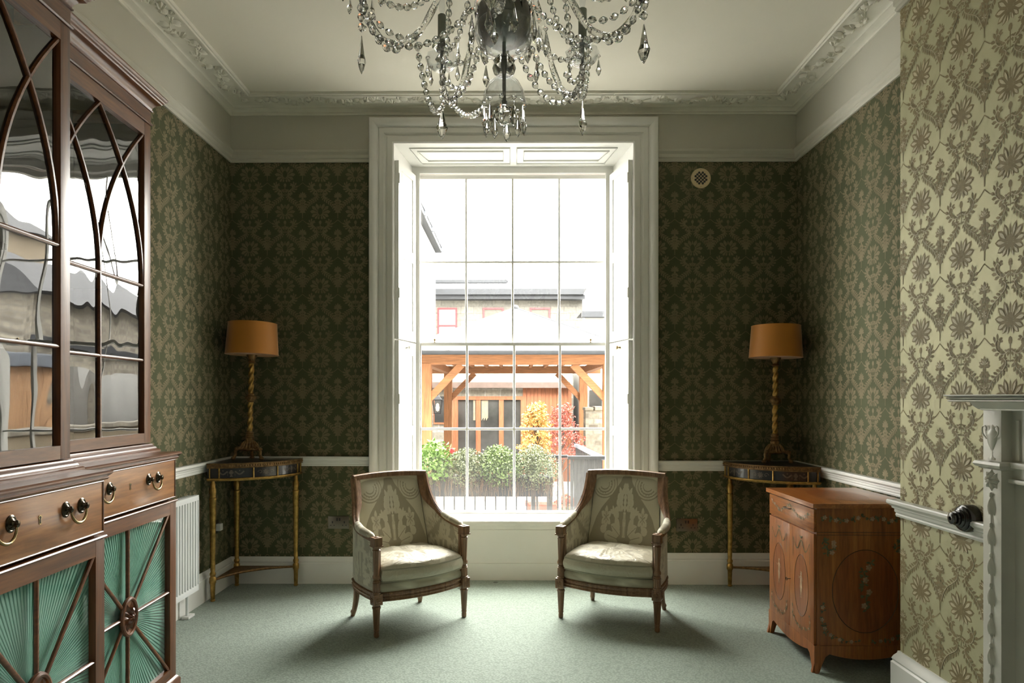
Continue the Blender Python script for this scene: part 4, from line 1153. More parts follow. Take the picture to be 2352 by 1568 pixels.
# ============================================================ TABLE LAMPS
lamp = thing('table_lamp', 'gilt twisted column lamp with amber shade on the left corner table', 'lamp', group='matching table lamps')
b = MB()
b.lathe([(.030, .155), (.024, .162), (.028, .168), (.022, .174), (.026, .182), (.020, .190), (.020, .196)], 28)
b.lathe([(.0, .058), (.052, .062), (.060, .070), (.048, .082), (.050, .090), (.036, .105), (.038, .112), (.026, .130), (.030, .142), (.022, .150), (.030, .155)], 28, mod=lambda a, z: 1+.10*math.cos(6*a))
for k in range(18):
    a = 2*PI*k/18; fn = lambda x, c, h, a=a: ((.034+c*.6+h)*math.cos(a+x*14), (.034+c*.6+h)*math.sin(a+x*14), .125-c)
    rpetal(b, (0, 0), PI/2, .05, .02, .010, fn)
b.build('lamp_base', 'gold_dull', lamp, 40)
for k in range(3):
    a = k*2*PI/3+math.radians(-90+60); b = MB(); c, s = math.cos(a), math.sin(a)
    pts = [(c*r, s*r, z) for r, z in ((.035, .085), (.070, .078), (.092, .060), (.090, .038), (.100, .018), (.108, .010))]
    b.tube(cat_rom(pts, 4), [.014-.004*math.sin(PI*i/20) for i in range(21)], 8); b.ball((c*.104, s*.104, .010), .014, 8, 6, (1.2, 1.2, .7)); b.ball((c*.086, s*.086, .074), .014, 8, 6)
    for e in range(5): b.ball((c*(.05+.01*e)+.006*math.sin(e*2.), s*(.05+.01*e)+.006*math.cos(e*2.), .074), .010, 6, 4)
    b.build('lamp_foot', 'gold_dull', lamp, 50)
b = MB()
tw = lambda z0, z1: (lambda a, z: 1+.20*math.cos(3*a-z*115) if z0 < z < z1 else 1)
b.lathe([(.019, .196)]+[(.0160, .20+i*.005) for i in range(38)]+[(.019, .39)], 36, mod=tw(.2, .387))
b.lathe([(.019, .445)]+[(.0160, .448+i*.005) for i in range(41)]+[(.019, .652)], 36, mod=tw(.449, .647))
b.build('twisted_column', 'gold', lamp, 50)
b = MB(); b.lathe([(.019, .388), (.026, .393), (.024, .399), (.033, .408), (.037, .418), (.033, .428), (.024, .436), (.026, .441), (.019, .447)], 28, mod=lambda a, z: 1+.07*math.cos(9*a) if .40 < z < .435 else 1)
b.build('knop', 'gold_dull', lamp, 40); b = MB()
b.lathe([(.019, .650), (.026, .655), (.022, .662), (.018, .668), (.022, .680), (.034, .700), (.036, .708), (.030, .712), (0, .712)], 28, mod=lambda a, z: 1+.08*math.cos(8*a) if .668 < z < .70 else 1)
b.build('capital', 'gold_dull', lamp, 40)
b = MB(); b.tube([(0, 0, .71), (0, 0, .86)], .007, 8); b.lathe([(.014, .74), (.014, .79), (.012, .80), (0, .80)], 14)
for k in range(3): a = k*2*PI/3; b.tube([(0, 0, .90), (.157*math.cos(a), .157*math.sin(a), .918)], .0016, 5)
b.tube([(0, 0, .86), (0, 0, .905)], .003, 6); b.build('lamp_holder', 'brass_dark', lamp)
b = MB(); b.lathe([(.172, .708), (.157, .922)], 64, mi=0); b.lathe([(.1705, .709), (.1555, .921)], 64, mi=0)
b.tube([(.1715*math.cos(2*PI*k/64), .1715*math.sin(2*PI*k/64), .710) for k in range(64)], .002, 6, close=True); b.tube([(.157*math.cos(2*PI*k/64), .157*math.sin(2*PI*k/64), .921) for k in range(64)], .002, 6, close=True)
b.build('lamp_shade', 'shade', lamp, 60, recalc=False)
p = W(572, 0, 4.60); lamp.location = (p.x, p.y, .8895); lamp.rotation_euler = (math.radians(-1.2), math.radians(1.3), math.radians(10))
l2 = copy_tree(lamp); l2['label'] = 'gilt twisted column lamp with amber shade on the right corner table'
p = W(1779, 0, 4.60); l2.location = (p.x, p.y, .8695); l2.rotation_euler = (math.radians(-.6), math.radians(.8), math.radians(0))

# ============================================================ SATINWOOD CABINET
# local: x = 0 front face looking to -x, y = 0 near end, positive away
p0 = W(0, 0, 1)
cab = thing('satinwood_cabinet', 'painted satinwood two-door cabinet standing in the alcove right of the window', 'cabinet',
            (1.467*C_-3.243*S_, 1.467*S_+3.243*C_, 0))
LN, DP, HT = .572, .485, .803
b = MB(); b.box(.012, DP, .004, LN-.004, .115, HT-.022); b.box(.012, DP, .004, LN-.004, .108, .12); b.build('carcase', 'satinwood', cab, 0)
b = MB(); b.box(-.012, DP+.006, -.012, LN+.012, HT-.022, HT, b=.003); b.build('cabinet_top', 'satinwood_h', cab, 30)
b = MB(); z = HT+.0006
art(b, [ell(DP/2, LN/2, .13, .20, 40)], lambda a, c, h: (a, c, h), z, 0); b.build('top_oval', 'panel_wood', cab, 0, recalc=False)
FX = lambda a, c, h: (.012-h, LN/2-a, c)      # a runs to the right as seen from the front... towards the camera
FY = lambda a, c, h: (DP/2+a, .004-h, c)
def swagp(x0, x1, z, dz, w0=.004, n=10):
    c = curve2([(x0, z), ((x0+x1)/2, z-dz), (x1, z)], n); return c
def flowers(mb, pts, n, r, fn, h):
    for k in range(n):
        i = int(k/(max(1, n-1))*(len(pts)-1)); a, c = pts[i]; a += random.uniform(-.004, .004); c += random.uniform(-.004, .004)
        if k % 3 == 1:
            art(mb, [ell(a, c, r*.8, r*.8, 8)], fn, h+.0002, 2)
            for e in range(5): art(mb, [ell(a+r*.8*math.cos(e*1.257), c+r*.8*math.sin(e*1.257), r*.5, r*.5, 7)], fn, h+.0004, 2)
        else:
            for e in range(4): art(mb, [petal(a, c, random.uniform(0, 6.28), r*2.0, r*.9, 3)], fn, h, 1)
MT = ['ink', 'paint_leaf', 'paint_rose', 'paint_figure']
# drawer
d = D.objects.new('drawer', None); COL.objects.link(d); d.parent = cab
b = MB(); b.box(0, .014, .010, LN-.010, .665, HT-.030, b=.0015); b.build('drawer_front', 'satinwood_h', d)
fd = lambda a, c, h: (-h, LN/2+a, c)
b = MB()
for s in (-1, 1): flowers(b, swagp(s*.02, s*.24, .745, .038), 17, .0065, fd, .0008)
flowers(b, [(0, .748)], 4, .007, fd, .0008)
for s in (-1, 1): art(b, band([(s*.262, .672), (s*.262, .768)], .0012), fd, .0006, 0)
b.build('painted_garland', MT, d, 0, recalc=False)
b = MB(); b.tube([(-.001, LN/2+.05, .735), (-.014, LN/2+.05, .735), (-.014, LN/2-.02, .735), (-.001, LN/2-.02, .735)], .0025, 6); b.build('drawer_pull', 'black', d)
# doors
for s in (-1, 1):
    o = D.objects.new('door', None); COL.objects.link(o); o.parent = cab
    y0, y1 = (.010, LN/2-.001) if s < 0 else (LN/2+.001, LN-.010); m = (y0+y1)/2
    b = MB(); b.box(0, .014, y0, y1, .128, .655, b=.0015); b.build('door_panel', 'satinwood', o)
    f2 = lambda a, c, h, m=m: (-h, m+a, c)
    b = MB(); art(b, [ell(0, .375, .078, .150, 44)], f2, .0006, 0); b.build('oval_veneer', 'panel_wood', o, 0, recalc=False)
    b = MB()
    b.tube([f2(.080*math.cos(2*PI*k/44), .375+.152*math.sin(2*PI*k/44), .0004) for k in range(44)], .0012, 4, close=True, mi=0)
    # figure in the oval
    art(b, [ell(0, .432, .007, .009, 10), [(-.008, .423), (.008, .423), (.010, .395), (.013, .365), (.006, .335), (-.005, .335), (-.012, .365), (-.008, .395)]], f2, .0010, 3)
    art(b, band([(.008, .418), (.024, .405), (.032, .415)], .005) + band([(-.008, .418), (-.022, .400)], .005) + [ell(0, .440, .009, .005, 8)] + band([(.004, .335), (.008, .312)], .005) + band([(-.003, .335), (-.008, .315)], .005), f2, .0011, 2)
    art(b, [ell(0, .434, .010, .011, 10)], f2, .0009, 0)
    for q in (-1, 1):
        art(b, band(swagp(q*.005, q*.095, .600, .050), .007, .003), f2, .0008, 1); art(b, band([(q*.095, .60), (q*.098, .50)], .003), f2, .0008, 1)
        flowers(b, curve2([(q*.012, .165), (q*.06, .175), (q*.095, .205), (q*.10, .245)], 6), 9, .0065, f2, .0008)
        art(b, band([(q*.108, .14), (q*.108, .645)], .0012), f2, .0006, 0)
    art(b, [ell(0, .612, .006, .006, 8), petal(0, .612, .5, .02, .008), petal(0, .612, 2.6, .02, .008), petal(0, .605, -PI/2, .05, .004)], f2, .0009, 1)
    b.build('painted_decoration', MT, o, 0, recalc=False)
b = MB(); b.tube([(-.001, LN/2-.012, .375), (-.022, LN/2-.012, .375)], .002, 6); b.tube([(-.022, LN/2-.012+.008*math.cos(2*PI*k/12), .375+.008*math.sin(2*PI*k/12)) for k in range(12)], .0016, 5, close=True); b.build('key', 'black', cab)
# side panel painting
b = MB(); art(b, [ell(0, .385, .155, .195, 50)], FY, .0006, 0); b.build('side_oval', 'panel_wood', cab, 0, recalc=False)
b = MB()
b.tube([FY(.157*math.cos(2*PI*k/50), .385+.197*math.sin(2*PI*k/50), .0004) for k in range(50)], .0014, 4, close=True, mi=0)
for z_ in (.665, .652): b.box(.012, DP, .0025, .0045, z_-.0008, z_+.0008, mi=0)
flowers(b, swagp(-.20, -.02, .735, .012), 12, .009, FY, .0008); flowers(b, swagp(.02, .20, .735, .012), 12, .009, FY, .0008)
for q in (-1, 1):
    flowers(b, [(q*.17+random.uniform(-.03, .03), .595+random.uniform(-.03, .03)) for _ in range(9)], 9, .010, FY, .0008)
    flowers(b, curve2([(q*.20, .32), (q*.20, .22), (q*.15, .165), (q*.04, .145)], 8), 18, .008, FY, .0008)
flowers(b, [(random.uniform(-.03, .03), .30+.02*k) for k in range(12)], 12, .012, FY, .001)
b.build('painted_side_decoration', MT, cab, 0, recalc=False)
# splayed bracket feet with shaped aprons
b = MB()
def apron(fn, L, legw=.055):
    n = 24; up = [(0, .128), (L, .128)]; low = []
    for k in range(n+1):
        u = k/n; x = legw+(L-2*legw)*u; e = abs(2*u-1)
        z_ = .040+.055*e**.6 if e < .86 else .095-.03*((e-.86)/.14)
        z_ = .062+.040*math.sin(PI*min(1, e*1.1))**2*0 + .030*e**2; low.append((x, z_))
    foot_l = [(-.012, 0), (legw*.42, 0), (legw*.62, .035), (legw*.95, .075)]; foot_r = [(L-x, z_) for x, z_ in foot_l[::-1]]
    P = [(0, .128)] + [(0, .05)] + foot_l + low[1:-1] + foot_r + [(L, .05), (L, .128)]
    b.prism(P, fn, 0, .016)
apron(lambda a, c, h: (-.001+h, a, c), LN); apron(lambda a, c, h: (a, -.001+h, c), DP); apron(lambda a, c, h: (a, LN+.001-h, c), DP)
b.build('bracket_base', 'satinwood', cab, 20)

# ============================================================ MARBLE MANTELPIECE
YM = 1.62                                     # centre of the fireplace
mt = thing('mantelpiece', 'carved white marble mantelpiece with urn and flower reliefs on the right wall', 'mantelpiece', (XB, YM, 0))
y_far = W(2263, 0, 2.312).y-YM; PW = .086; XF = -.075
def both(fn):
    for s in (1, -1): fn(s)
b = MB()
prof = [(0, 1.290), (.006, 1.290), (.011, 1.2925), (.011, 1.2955), (.004, 1.297), (.012, 1.2995), (.015, 1.302), (.012, 1.3045), (.006, 1.306), (.016, 1.308), (.020, 1.311), (.018, 1.314), (-.02, 1.314), (-.02, 1.290)]
SD = -.148
b.box(SD, 0, -y_far-.052, y_far+.052, 1.292, 1.312)
b.mould([(o-.002, z) for o, z in prof], [(0, y_far+.052), (SD+.0, y_far+.052), (SD, -y_far-.052), (0, -y_far-.052)][::-1], closed=False)
b.build('mantel_shelf', 'marble', mt, 30)
b = MB(); b.box(XF-.012, -.002, -y_far+.0, y_far-.0, 1.262, 1.293, b=.004)
b.mould([(0, 1.264), (.010, 1.265), (.020, 1.276), (.028, 1.290), (0, 1.292)], [(0, y_far), (XF, y_far), (XF, -y_far), (0, -y_far)][::-1]); b.build('bed_mould', 'marble', mt, 30)
b = MB(); b.box(-.040, -.002, -y_far+PW, y_far-PW, 1.03, 1.264)
for k in range(30):
    yy = -y_far+PW+.03+k*(2*(y_far-PW)-.06)/29; b.box(-.046, -.040, yy-.008, yy+.008, 1.10, 1.23, b=.003)
b.box(-.060, -.002, -y_far+PW, y_far-PW, 1.075, 1.095, b=.008); b.box(-.055, -.002, -y_far+PW, y_far-PW, 1.025, 1.04, b=.006)
b.build('frieze', 'marble', mt, 30)
for s in (1, -1): b = MB(); b.box(-.030, -.002, min(s*(y_far-PW), s*(y_far-PW-.045)), max(s*(y_far-PW), s*(y_far-PW-.045)), 0, 1.03); b.build('inner_jamb', 'marble', mt, 0)
b = MB()
for s in (1, -1): b.box(-.018, -.002, min(s*(y_far-PW-.045), s*.42), max(s*(y_far-PW-.045), s*.42), 0, 1.025)
b.box(-.018, -.002, -.42, .42, .85, 1.025); b.build('slip', 'dark_marble', mt, 0)
b = MB(); b.box(-.012, -.003, -.42, .42, .0, .85); b.build('fire_surround', 'soot', mt, 0)
for s in (1, -1):
    pl = D.objects.new('pilaster', None); COL.objects.link(pl); pl.parent = mt
    yc = s*(y_far-PW/2)
    b = MB(); b.box(XF, -.002, yc-PW/2, yc+PW/2, 0.12, 1.264, b=.003); b.box(XF-.012, -.002, yc-PW/2-.010, yc+PW/2+.010, 0, .13, b=.006)
    b.box(-.035, -.002, yc+s*PW/2-.002, yc+s*(PW/2+.012)+.002, 0, 1.264)
    b.build('pilaster_shaft', 'marble', pl, 30)
    b = MB(); b.mould([(-.02, 1.066), (.004, 1.066), (.008, 1.071), (.016, 1.073), (.022, 1.082), (.018, 1.091), (.010, 1.094), (-.02, 1.096)],
                      [(0, yc-PW/2), (XF, yc-PW/2), (XF, yc+PW/2), (0, yc+PW/2)]); 
    b.mould([(-.02, 1.126), (.006, 1.128), (.010, 1.133), (.006, 1.140), (-.02, 1.142)], [(-.0, yc+PW/2*s), (-.038, yc+PW/2*s)] if s < 0 else [(-.038, yc+PW/2), (0, yc+PW/2)][::1])
    b.build('pilaster_moulding', 'marble', pl, 40)
    fn = lambda a, c, h: (XF-h, yc+a, c)
    # urn
    b = MB()
    b.lathe([(0, 1.098), (.018, 1.098), (.018, 1.104), (.008, 1.108), (.006, 1.118), (.008, 1.122), (.005, 1.126), (.010, 1.134), (.020, 1.155), (.026, 1.178), (.026, 1.184), (.024, 1.186), (.024, 1.192), (.012, 1.198), (.010, 1.205), (.013, 1.209), (.005, 1.215), (.0, 1.222)], 24,
            (XF+.002, yc, 0), lambda a, z: 1-.08*(.5+.5*math.cos(16*a)) if z < 1.15 else 1, scale=(.45, 1), a0=PI/2, a1=3*PI/2)
    for q in (-1, 1):
        b.tube(cat_rom([fn(q*.018, 1.168, .006), fn(q*.036, 1.184, .006), fn(q*.037, 1.204, .006), fn(q*.026, 1.210, .006), fn(q*.018, 1.202, .006), fn(q*.022, 1.196, .006)], 5), .0024, 6)
    b.build('carved_urn', 'marble', pl, 50)
    b = MB()
    for ph, l, wd, h in ((0, .036, .018, .010), (.4, .028, .016, .014), (.2, .016, .010, .016)):
        for k in range(8): rpetal(b, (0, 1.030), ph+k*PI/4, l, wd, h, fn)
    b.ball(fn(0, 1.030, .008), .006, 8, 6); b.build('carved_flower', 'marble', pl, 50)
    b = MB(); b.tube([fn(0, .99, .003), fn(0, .18, .003)], .0022, 5)
    z_ = .985
    for k in range(8):
        for a, l in ((-PI/2, .070), (-PI/2-.22, .060), (-PI/2+.22, .060)): rpetal(b, (0, z_-.012), a, l, .016, .011, fn)
        b.ball(fn(0, z_-.004, .004), .006, 8, 5, (1, 1, 1.5)); z_ -= .1
    b.build('carved_husk_drop', 'marble', pl, 50)

# ============================================================ CRYSTAL CHANDELIER
CHD = 2.30
cpt = W(1158, 0, CHD)
chand = thing('crystal_chandelier', 'large crystal chandelier with glass arms and hanging drops in the middle of the ceiling', 'chandelier', (cpt.x, cpt.y, 2.2))
CH0 = 2.2
def cz(z): return z-CH0
def bead_chain(pts, par, L=.031, r=.0122, name='bead_chain'):
    """faceted beads strung along a curve"""
    c = [Vector(p) for p in pts]; acc = [0]
    for i in range(1, len(c)): acc.append(acc[-1]+(c[i]-c[i-1]).length)
    n = max(2, int(acc[-1]/(L*.98))); b = MB()
    def at(s):
        for i in range(1, len(c)):
            if acc[i] >= s: q = (s-acc[i-1])/max(1e-9, acc[i]-acc[i-1]); return c[i-1].lerp(c[i], q), (c[i]-c[i-1]).normalized()
        return c[-1], (c[-1]-c[-2]).normalized()
    b.tube(c, .0011, 4)
    for k in range(n):
        p, t = at((k+.5)/n*acc[-1]); f = .84+.16*math.sin(PI*(k+.5)/n) if n > 6 else .92
        q = t.to_track_quat('Z', 'Y').to_matrix().to_4x4(); m = Matrix.Translation(p) @ q
        Lh = L*.50*min(1, f+.06); rr = r*f
        b.lathe([(0, -Lh), (rr*.62, -Lh*.70), (rr, -Lh*.12), (rr, Lh*.12), (rr*.62, Lh*.70), (0, Lh)], 7, mat=m)
    return b.build(name, 'crystal', par, 0)
def sag(p, q, s, n=14):
    p, q = Vector(p), Vector(q); return [p.lerp(q, k/n)+Vector((0, 0, -s*4*(k/n)*(1-k/n))) for k in range(n+1)]
# two kinds of cut drop, unit length hanging down from the origin
def drop_mesh(wd, th, split):
    b = MB(); P = [(0.05, 0), (0.14, -.05), (.68, -split*.80), (1.0, -split), (.60, -(split+1)/2-.03), (.02, -1.0)]
    n = 8; V = []; F = []
    for r, z in P:
        for k in range(n):
            a = 2*PI*(k+.5)/n; V.append((r*wd*math.cos(a), r*th*math.sin(a), z))
    for i in range(len(P)-1):
        for k in range(n): F.append((i*n+k, i*n+(k+1) % n, (i+1)*n+(k+1) % n, (i+1)*n+k))
    F += [tuple(range(n)), tuple((len(P)-1)*n+k for k in range(n))]
    b.add(V, F); return b
kite = drop_mesh(.170, .115, .66).build('crystal_drop', 'crystal', chand, 0)
first = [True]
def hang(p, L, ang=0.0, bead=True, par=None):
    p = Vector(p)
    if first[0]: o = kite; first[0] = False
    else: o = kite.copy(); COL.objects.link(o)
    o.parent = par or chand; o.location = p+Vector((0, 0, -(.022 if bead else .004))); o.scale = (L, L, L); o.rotation_euler = (0, 0, ang)
    return o
bead_src = []
def toppers(P, par):   # the small beads and wires above a set of drops, one mesh
    for p in P:
        if not bead_src:
            b = MB(); b.lathe([(0, -.009), (.006, -.005), (.009, 0), (.006, .005), (0, .009)], 6); bead_src.append(b.build('bead', 'crystal', par, 0)); o = bead_src[0]
        else: o = bead_src[0].copy(); COL.objects.link(o); o.parent = par
        o.location = Vector(p)+Vector((0, 0, -.010))

b = MB(); b.tube([(0, 0, cz(2.28)), (0, 0, cz(3.36))], .0065, 10); b.lathe([(0, cz(3.30)), (.05, cz(3.31)), (.065, cz(3.345)), (.065, cz(3.37)), (0, cz(3.37))], 24); b.build('stem', 'silver', chand)
b = MB()
b.lathe([(.0, cz(2.500)), (.060, cz(2.502)), (.078, cz(2.515)), (.088, cz(2.535)), (.090, cz(2.560)), (.086, cz(2.566)), (.090, cz(2.572)), (.090, cz(2.612)), (.084, cz(2.620)), (.050, cz(2.625)), (.03, cz(2.66)), (.05, cz(2.69)), (.05, cz(2.75)), (.02, cz(2.76)), (0, cz(2.76))], 40)
b.build('receiver', 'silver', chand, 35)
def scal(n, d): return lambda a, z: 1+d*math.cos(n*a)
b = MB(); b.lathe([(.012, cz(2.452)), (.030, cz(2.450)), (.060, cz(2.462)), (.085, cz(2.488)), (.098, cz(2.522)), (.104, cz(2.556)), (.100, cz(2.556)), (.092, cz(2.522)), (.078, cz(2.492)), (.050, cz(2.470)), (.012, cz(2.462))], 48, mod=scal(12, .03))
b.build('glass_bowl', 'thin_glass', chand, 25)
b = MB(); b.lathe([(.010, cz(2.386)), (.022, cz(2.388)), (.034, cz(2.396)), (.040, cz(2.412)), (.036, cz(2.424)), (.030, cz(2.430)), (.036, cz(2.438)), (.026, cz(2.450)), (.010, cz(2.452))], 40); b.build('glass_ball', 'crystal', chand, 50)
b = MB(); b.lathe([(.012, cz(2.386)), (.030, cz(2.380)), (.052, cz(2.362)), (.066, cz(2.335)), (.071, cz(2.305)), (.069, cz(2.292)), (.065, cz(2.294)), (.067, cz(2.306)), (.062, cz(2.333)), (.049, cz(2.357)), (.029, cz(2.374)), (.012, cz(2.380))], 60, mod=lambda a, z: 1+.05*math.cos(10*a)*max(0, (2.36-2.2-z)*9 if z < .16 else 0))
b.build('glass_canopy', 'thin_glass', chand, 50)
b = MB(); b.lathe([(0, cz(2.222)), (.016, cz(2.226)), (.030, cz(2.240)), (.035, cz(2.258)), (.030, cz(2.276)), (.014, cz(2.290)), (.012, cz(2.30)), (0, cz(2.30))], 12); b.build('finial_ball', 'crystal', chand, 0)
b = MB()
b.lathe([(.012, cz(2.78)), (.05, cz(2.80)), (.085, cz(2.86)), (.07, cz(2.93)), (.035, cz(2.98)), (.03, cz(3.02)), (.05, cz(3.05)), (.03, cz(3.09)), (.012, cz(3.10))], 40, mod=scal(10, .03)); b.build('glass_vase', 'crystal', chand, 50)
b = MB(); b.lathe([(.012, cz(3.19)), (.06, cz(3.18)), (.105, cz(3.15)), (.11, cz(3.14)), (.10, cz(3.145)), (.06, cz(3.17)), (.012, cz(3.18))], 40); b.build('top_canopy', 'crystal', chand, 50)
# lozenge-cut collar round the top of the receiver
b = MB()
for k in range(14):
    a = 2*PI*k/14; c, s = math.cos(a), math.sin(a)
    m = Matrix(((-s, 0, c*1.0, .096*c), (c, 0, s*1.0, .096*s), (0, 1, 0, cz(2.615)), (0, 0, 0, 1)))
    V = [m @ Vector(p) for p in ((-.022, 0, 0), (0, -.042, 0), (.022, 0, 0), (0, .042, 0), (0, 0, .007), (0, 0, -.004))]
    b.add(V, [(0, 1, 4), (1, 2, 4), (2, 3, 4), (3, 0, 4), (1, 0, 5), (2, 1, 5), (3, 2, 5), (0, 3, 5)])
b.build('cut_collar', 'crystal', chand, 0)

P = []
for k in range(10):
    a = 2*PI*(k+.3)/10; p = (.068*math.cos(a), .068*math.sin(a), cz(2.300)); P.append(p); hang(p, .080 if k % 2 else .088, a+PI/2)
for k in range(9):
    a = 2*PI*(k+.15)/9; p = (.118*math.cos(a), .118*math.sin(a), cz(2.590)); P.append(p); hang(p, .098, a+PI/2)
for k in range(5):
    a = 2*PI*(k+.6)/5; p = (.155*math.cos(a), .155*math.sin(a), cz(2.515)); P.append(p); hang(p, .080, a+PI/2)
p = (0, 0, cz(2.228)); hang(p, .036, 0, False)
toppers(P, chand)

AR = [(.055, 2.690), (.10, 2.735), (.155, 2.730), (.200, 2.670), (.238, 2.585), (.285, 2.500), (.345, 2.452), (.405, 2.462), (.448, 2.515), (.466, 2.575), (.470, 2.600)]
ANG = [-32, 40, 112, 184, -104]
def polar(ph, r, z): return Vector((math.sin(ph)*r, math.cos(ph)*r, cz(z)))
arm_src = []
for k, dg in enumerate(ANG):
    ph = math.radians(dg)
    arm_o = D.objects.new('arm', None); COL.objects.link(arm_o); arm_o.parent = chand
    b = MB(); c = cat_rom([polar(ph, r, z) for r, z in AR], 8)
    # twisted rope-cut glass
    n = len(c); V = []; F = []; seg = 8
    sd = Vector((math.cos(ph), -math.sin(ph), 0))
    for i, p in enumerate(c):
        t = (c[min(i+1, n-1)]-c[max(i-1, 0)]).normalized(); u = sd; w_ = t.cross(u)
        for q in range(seg):
            a = 2*PI*q/seg+i*.16; rr = .0115*(1 if q % 2 else .78); V.append(p+(u*math.cos(a)+w_*math.sin(a))*rr)
    for i in range(n-1):
        for q in range(seg): F.append((i*seg+q, i*seg+(q+1) % seg, (i+1)*seg+(q+1) % seg, (i+1)*seg+q))
    F += [tuple(range(seg)), tuple((n-1)*seg+q for q in range(seg))]
    b.add(V, F); b.build('arm_tube', 'crystal', arm_o, 0)
    e = polar(ph, .470, 2.600); ex, ey = e.x, e.y
    b = MB(); b.lathe([(.010, cz(2.598)), (.030, cz(2.600)), (.050, cz(2.612)), (.060, cz(2.634)), (.064, cz(2.650)), (.061, cz(2.650)), (.056, cz(2.634)), (.047, cz(2.616)), (.028, cz(2.606)), (.010, cz(2.604))], 48, (ex, ey, 0), lambda a, z: 1+.05*math.cos(8*a)*max(0, (z-.405)*25)); b.build('drip_pan', 'thin_glass', arm_o, 50)
    b = MB(); b.lathe([(.010, cz(2.604)), (.022, cz(2.612)), (.018, cz(2.626)), (.026, cz(2.640)), (.020, cz(2.654)), (.012, cz(2.660)), (.014, cz(2.668)), (.030, cz(2.678)), (.038, cz(2.684)), (.040, cz(2.692)), (.036, cz(2.690)), (.026, cz(2.684)), (.012, cz(2.680))], 30, (ex, ey, 0)); b.build('candle_cup', 'crystal', arm_o, 50)
    b = MB(); b.tube([(ex, ey, cz(2.598)), (ex, ey, cz(2.69))], .0045, 8); b.lathe([(.0, cz(2.675)), (.017, cz(2.680)), (.018, cz(2.688)), (0, cz(2.688))], 16, (ex, ey, 0)); b.build('candle_fitting', 'silver', arm_o)
    b = MB(); b.lathe([(0, cz(2.686)), (.0165, cz(2.686)), (.0165, cz(2.815)), (.013, cz(2.818)), (0, cz(2.818))], 24, (ex, ey, 0)); b.build('candle_sleeve', 'candle', arm_o, 40)
    b = MB(); b.lathe([(.006, cz(2.818)), (.011, cz(2.835)), (.013, cz(2.855)), (.008, cz(2.885)), (.001, cz(2.915)), (0, cz(2.915))], 16, (ex, ey, 0)); b.build('candle_bulb', 'thin_glass', arm_o, 60)
    P = []
    for q in range(5):
        a = 2*PI*q/5+ph+.5; p = Vector((ex+.062*math.cos(a), ey+.062*math.sin(a), cz(2.642))); P.append(p); hang(p, .066, a, par=arm_o)
    P.append(polar(ph, .462, 2.500)); 
    toppers(P, arm_o)
    bead_chain([polar(ph, .468, 2.600), polar(ph, .474, 2.55), polar(ph, .470, 2.475)], arm_o)
    hang(polar(ph, .470, 2.468), .140 if abs(dg) < 60 else .124, ph+.4, False, par=arm_o)
    # festoons: under the arm, from crown to pan, pan to pan side, arm to hub
    bead_chain(sag(polar(ph, .470, 2.560), polar(ph, .345, 2.440), .055), arm_o)
    bead_chain(sag(polar(ph, .470, 2.575), polar(ph+.12, .300, 2.500), .040), arm_o)
    bead_chain(sag(polar(ph, .105, 3.140), polar(ph, .470, 2.69), .20, 22), arm_o)
    bead_chain(sag(polar(ph-.06, .110, 2.60), polar(ph, .425, 2.470), .075, 18), arm_o)
for k in range(5):
    a0 = math.radians(ANG[k]); a1 = math.radians(ANG[(k+1) % 5])
    if a1 < a0: a1 += 2*PI
    m = (a0+a1)/2
    if k == 0: bead_chain(sag(polar(a1, .42, 2.47), polar(a0+.9, .12, 2.545), .10, 18), chand)
    p1 = polar(a0, .400, 2.80); 
    bead_chain(sag(polar(a0, .465, 2.64), polar(m, .20, 2.80), .11, 20), chand)
    bead_chain(sag(polar(m, .20, 2.80), polar(a1, .465, 2.64), .11, 20), chand)
bead_chain(sag(polar(math.radians(-32), .40, 2.46), polar(math.radians(-70), .070, 2.30), .05, 16), chand)
bead_chain(sag(polar(math.radians(-104), .30, 2.50), polar(math.radians(-32), .45, 2.47), .13, 20), chand)
bead_chain(sag(polar(math.radians(112), .30, 2.50), polar(math.radians(40), .45, 2.49), .10, 20), chand)

# ============================================================ THE COURTYARD OUTSIDE
GZ = -0.90
def brick(name, c1, c2, mortar, sx, row, rough=.85, bw=.5, msz=.02, axis='xz'):
    n = N(name); tc = n.add('ShaderNodeTexCoord'); sp = n.add('ShaderNodeSeparateXYZ'); n.link(tc.outputs['Object'], sp.inputs[0])
    cb = n.add('ShaderNodeCombineXYZ'); ad = n.add('ShaderNodeMath', operation='ADD'); n.link(sp.outputs[0], ad.inputs[0]); n.link(sp.outputs[1], ad.inputs[1])
    n.link(ad.outputs[0], cb.inputs[0]); n.link(sp.outputs[2], cb.inputs[1])
    nz = n.add('ShaderNodeTexNoise'); nz.inputs['Scale'].default_value = 1.7; n.link(cb.outputs[0], nz.inputs[0])
    va = n.add('ShaderNodeVectorMath', operation='MULTIPLY_ADD'); n.link(nz.outputs['Color'], va.inputs[0]); va.inputs[1].default_value = (.12, .06, 0); n.link(cb.outputs[0], va.inputs[2])
    br = n.add('ShaderNodeTexBrick'); n.link(va.outputs[0], br.inputs['Vector'])
    br.inputs['Color1'].default_value = (*c1, 1); br.inputs['Color2'].default_value = (*c2, 1); br.inputs['Mortar'].default_value = (*mortar, 1)
    br.inputs['Scale'].default_value = sx; br.inputs['Row Height'].default_value = row; br.inputs['Brick Width'].default_value = bw; br.inputs['Mortar Size'].default_value = msz
    f = n.noise(cb.outputs[0], 14, 4)
    m = n.add('ShaderNodeMix', data_type='RGBA', blend_type='MULTIPLY'); m.inputs[0].default_value = .8
    n.link(br.outputs['Color'], m.inputs[6]); n.link(n.ramp(f, [(.3, (.65,)*3), (.7, (1.1,)*3)]), m.inputs[7])
    return n.pbr(m.outputs[2], rough, 0, n.bump(br.outputs['Fac'], -.4, .02))
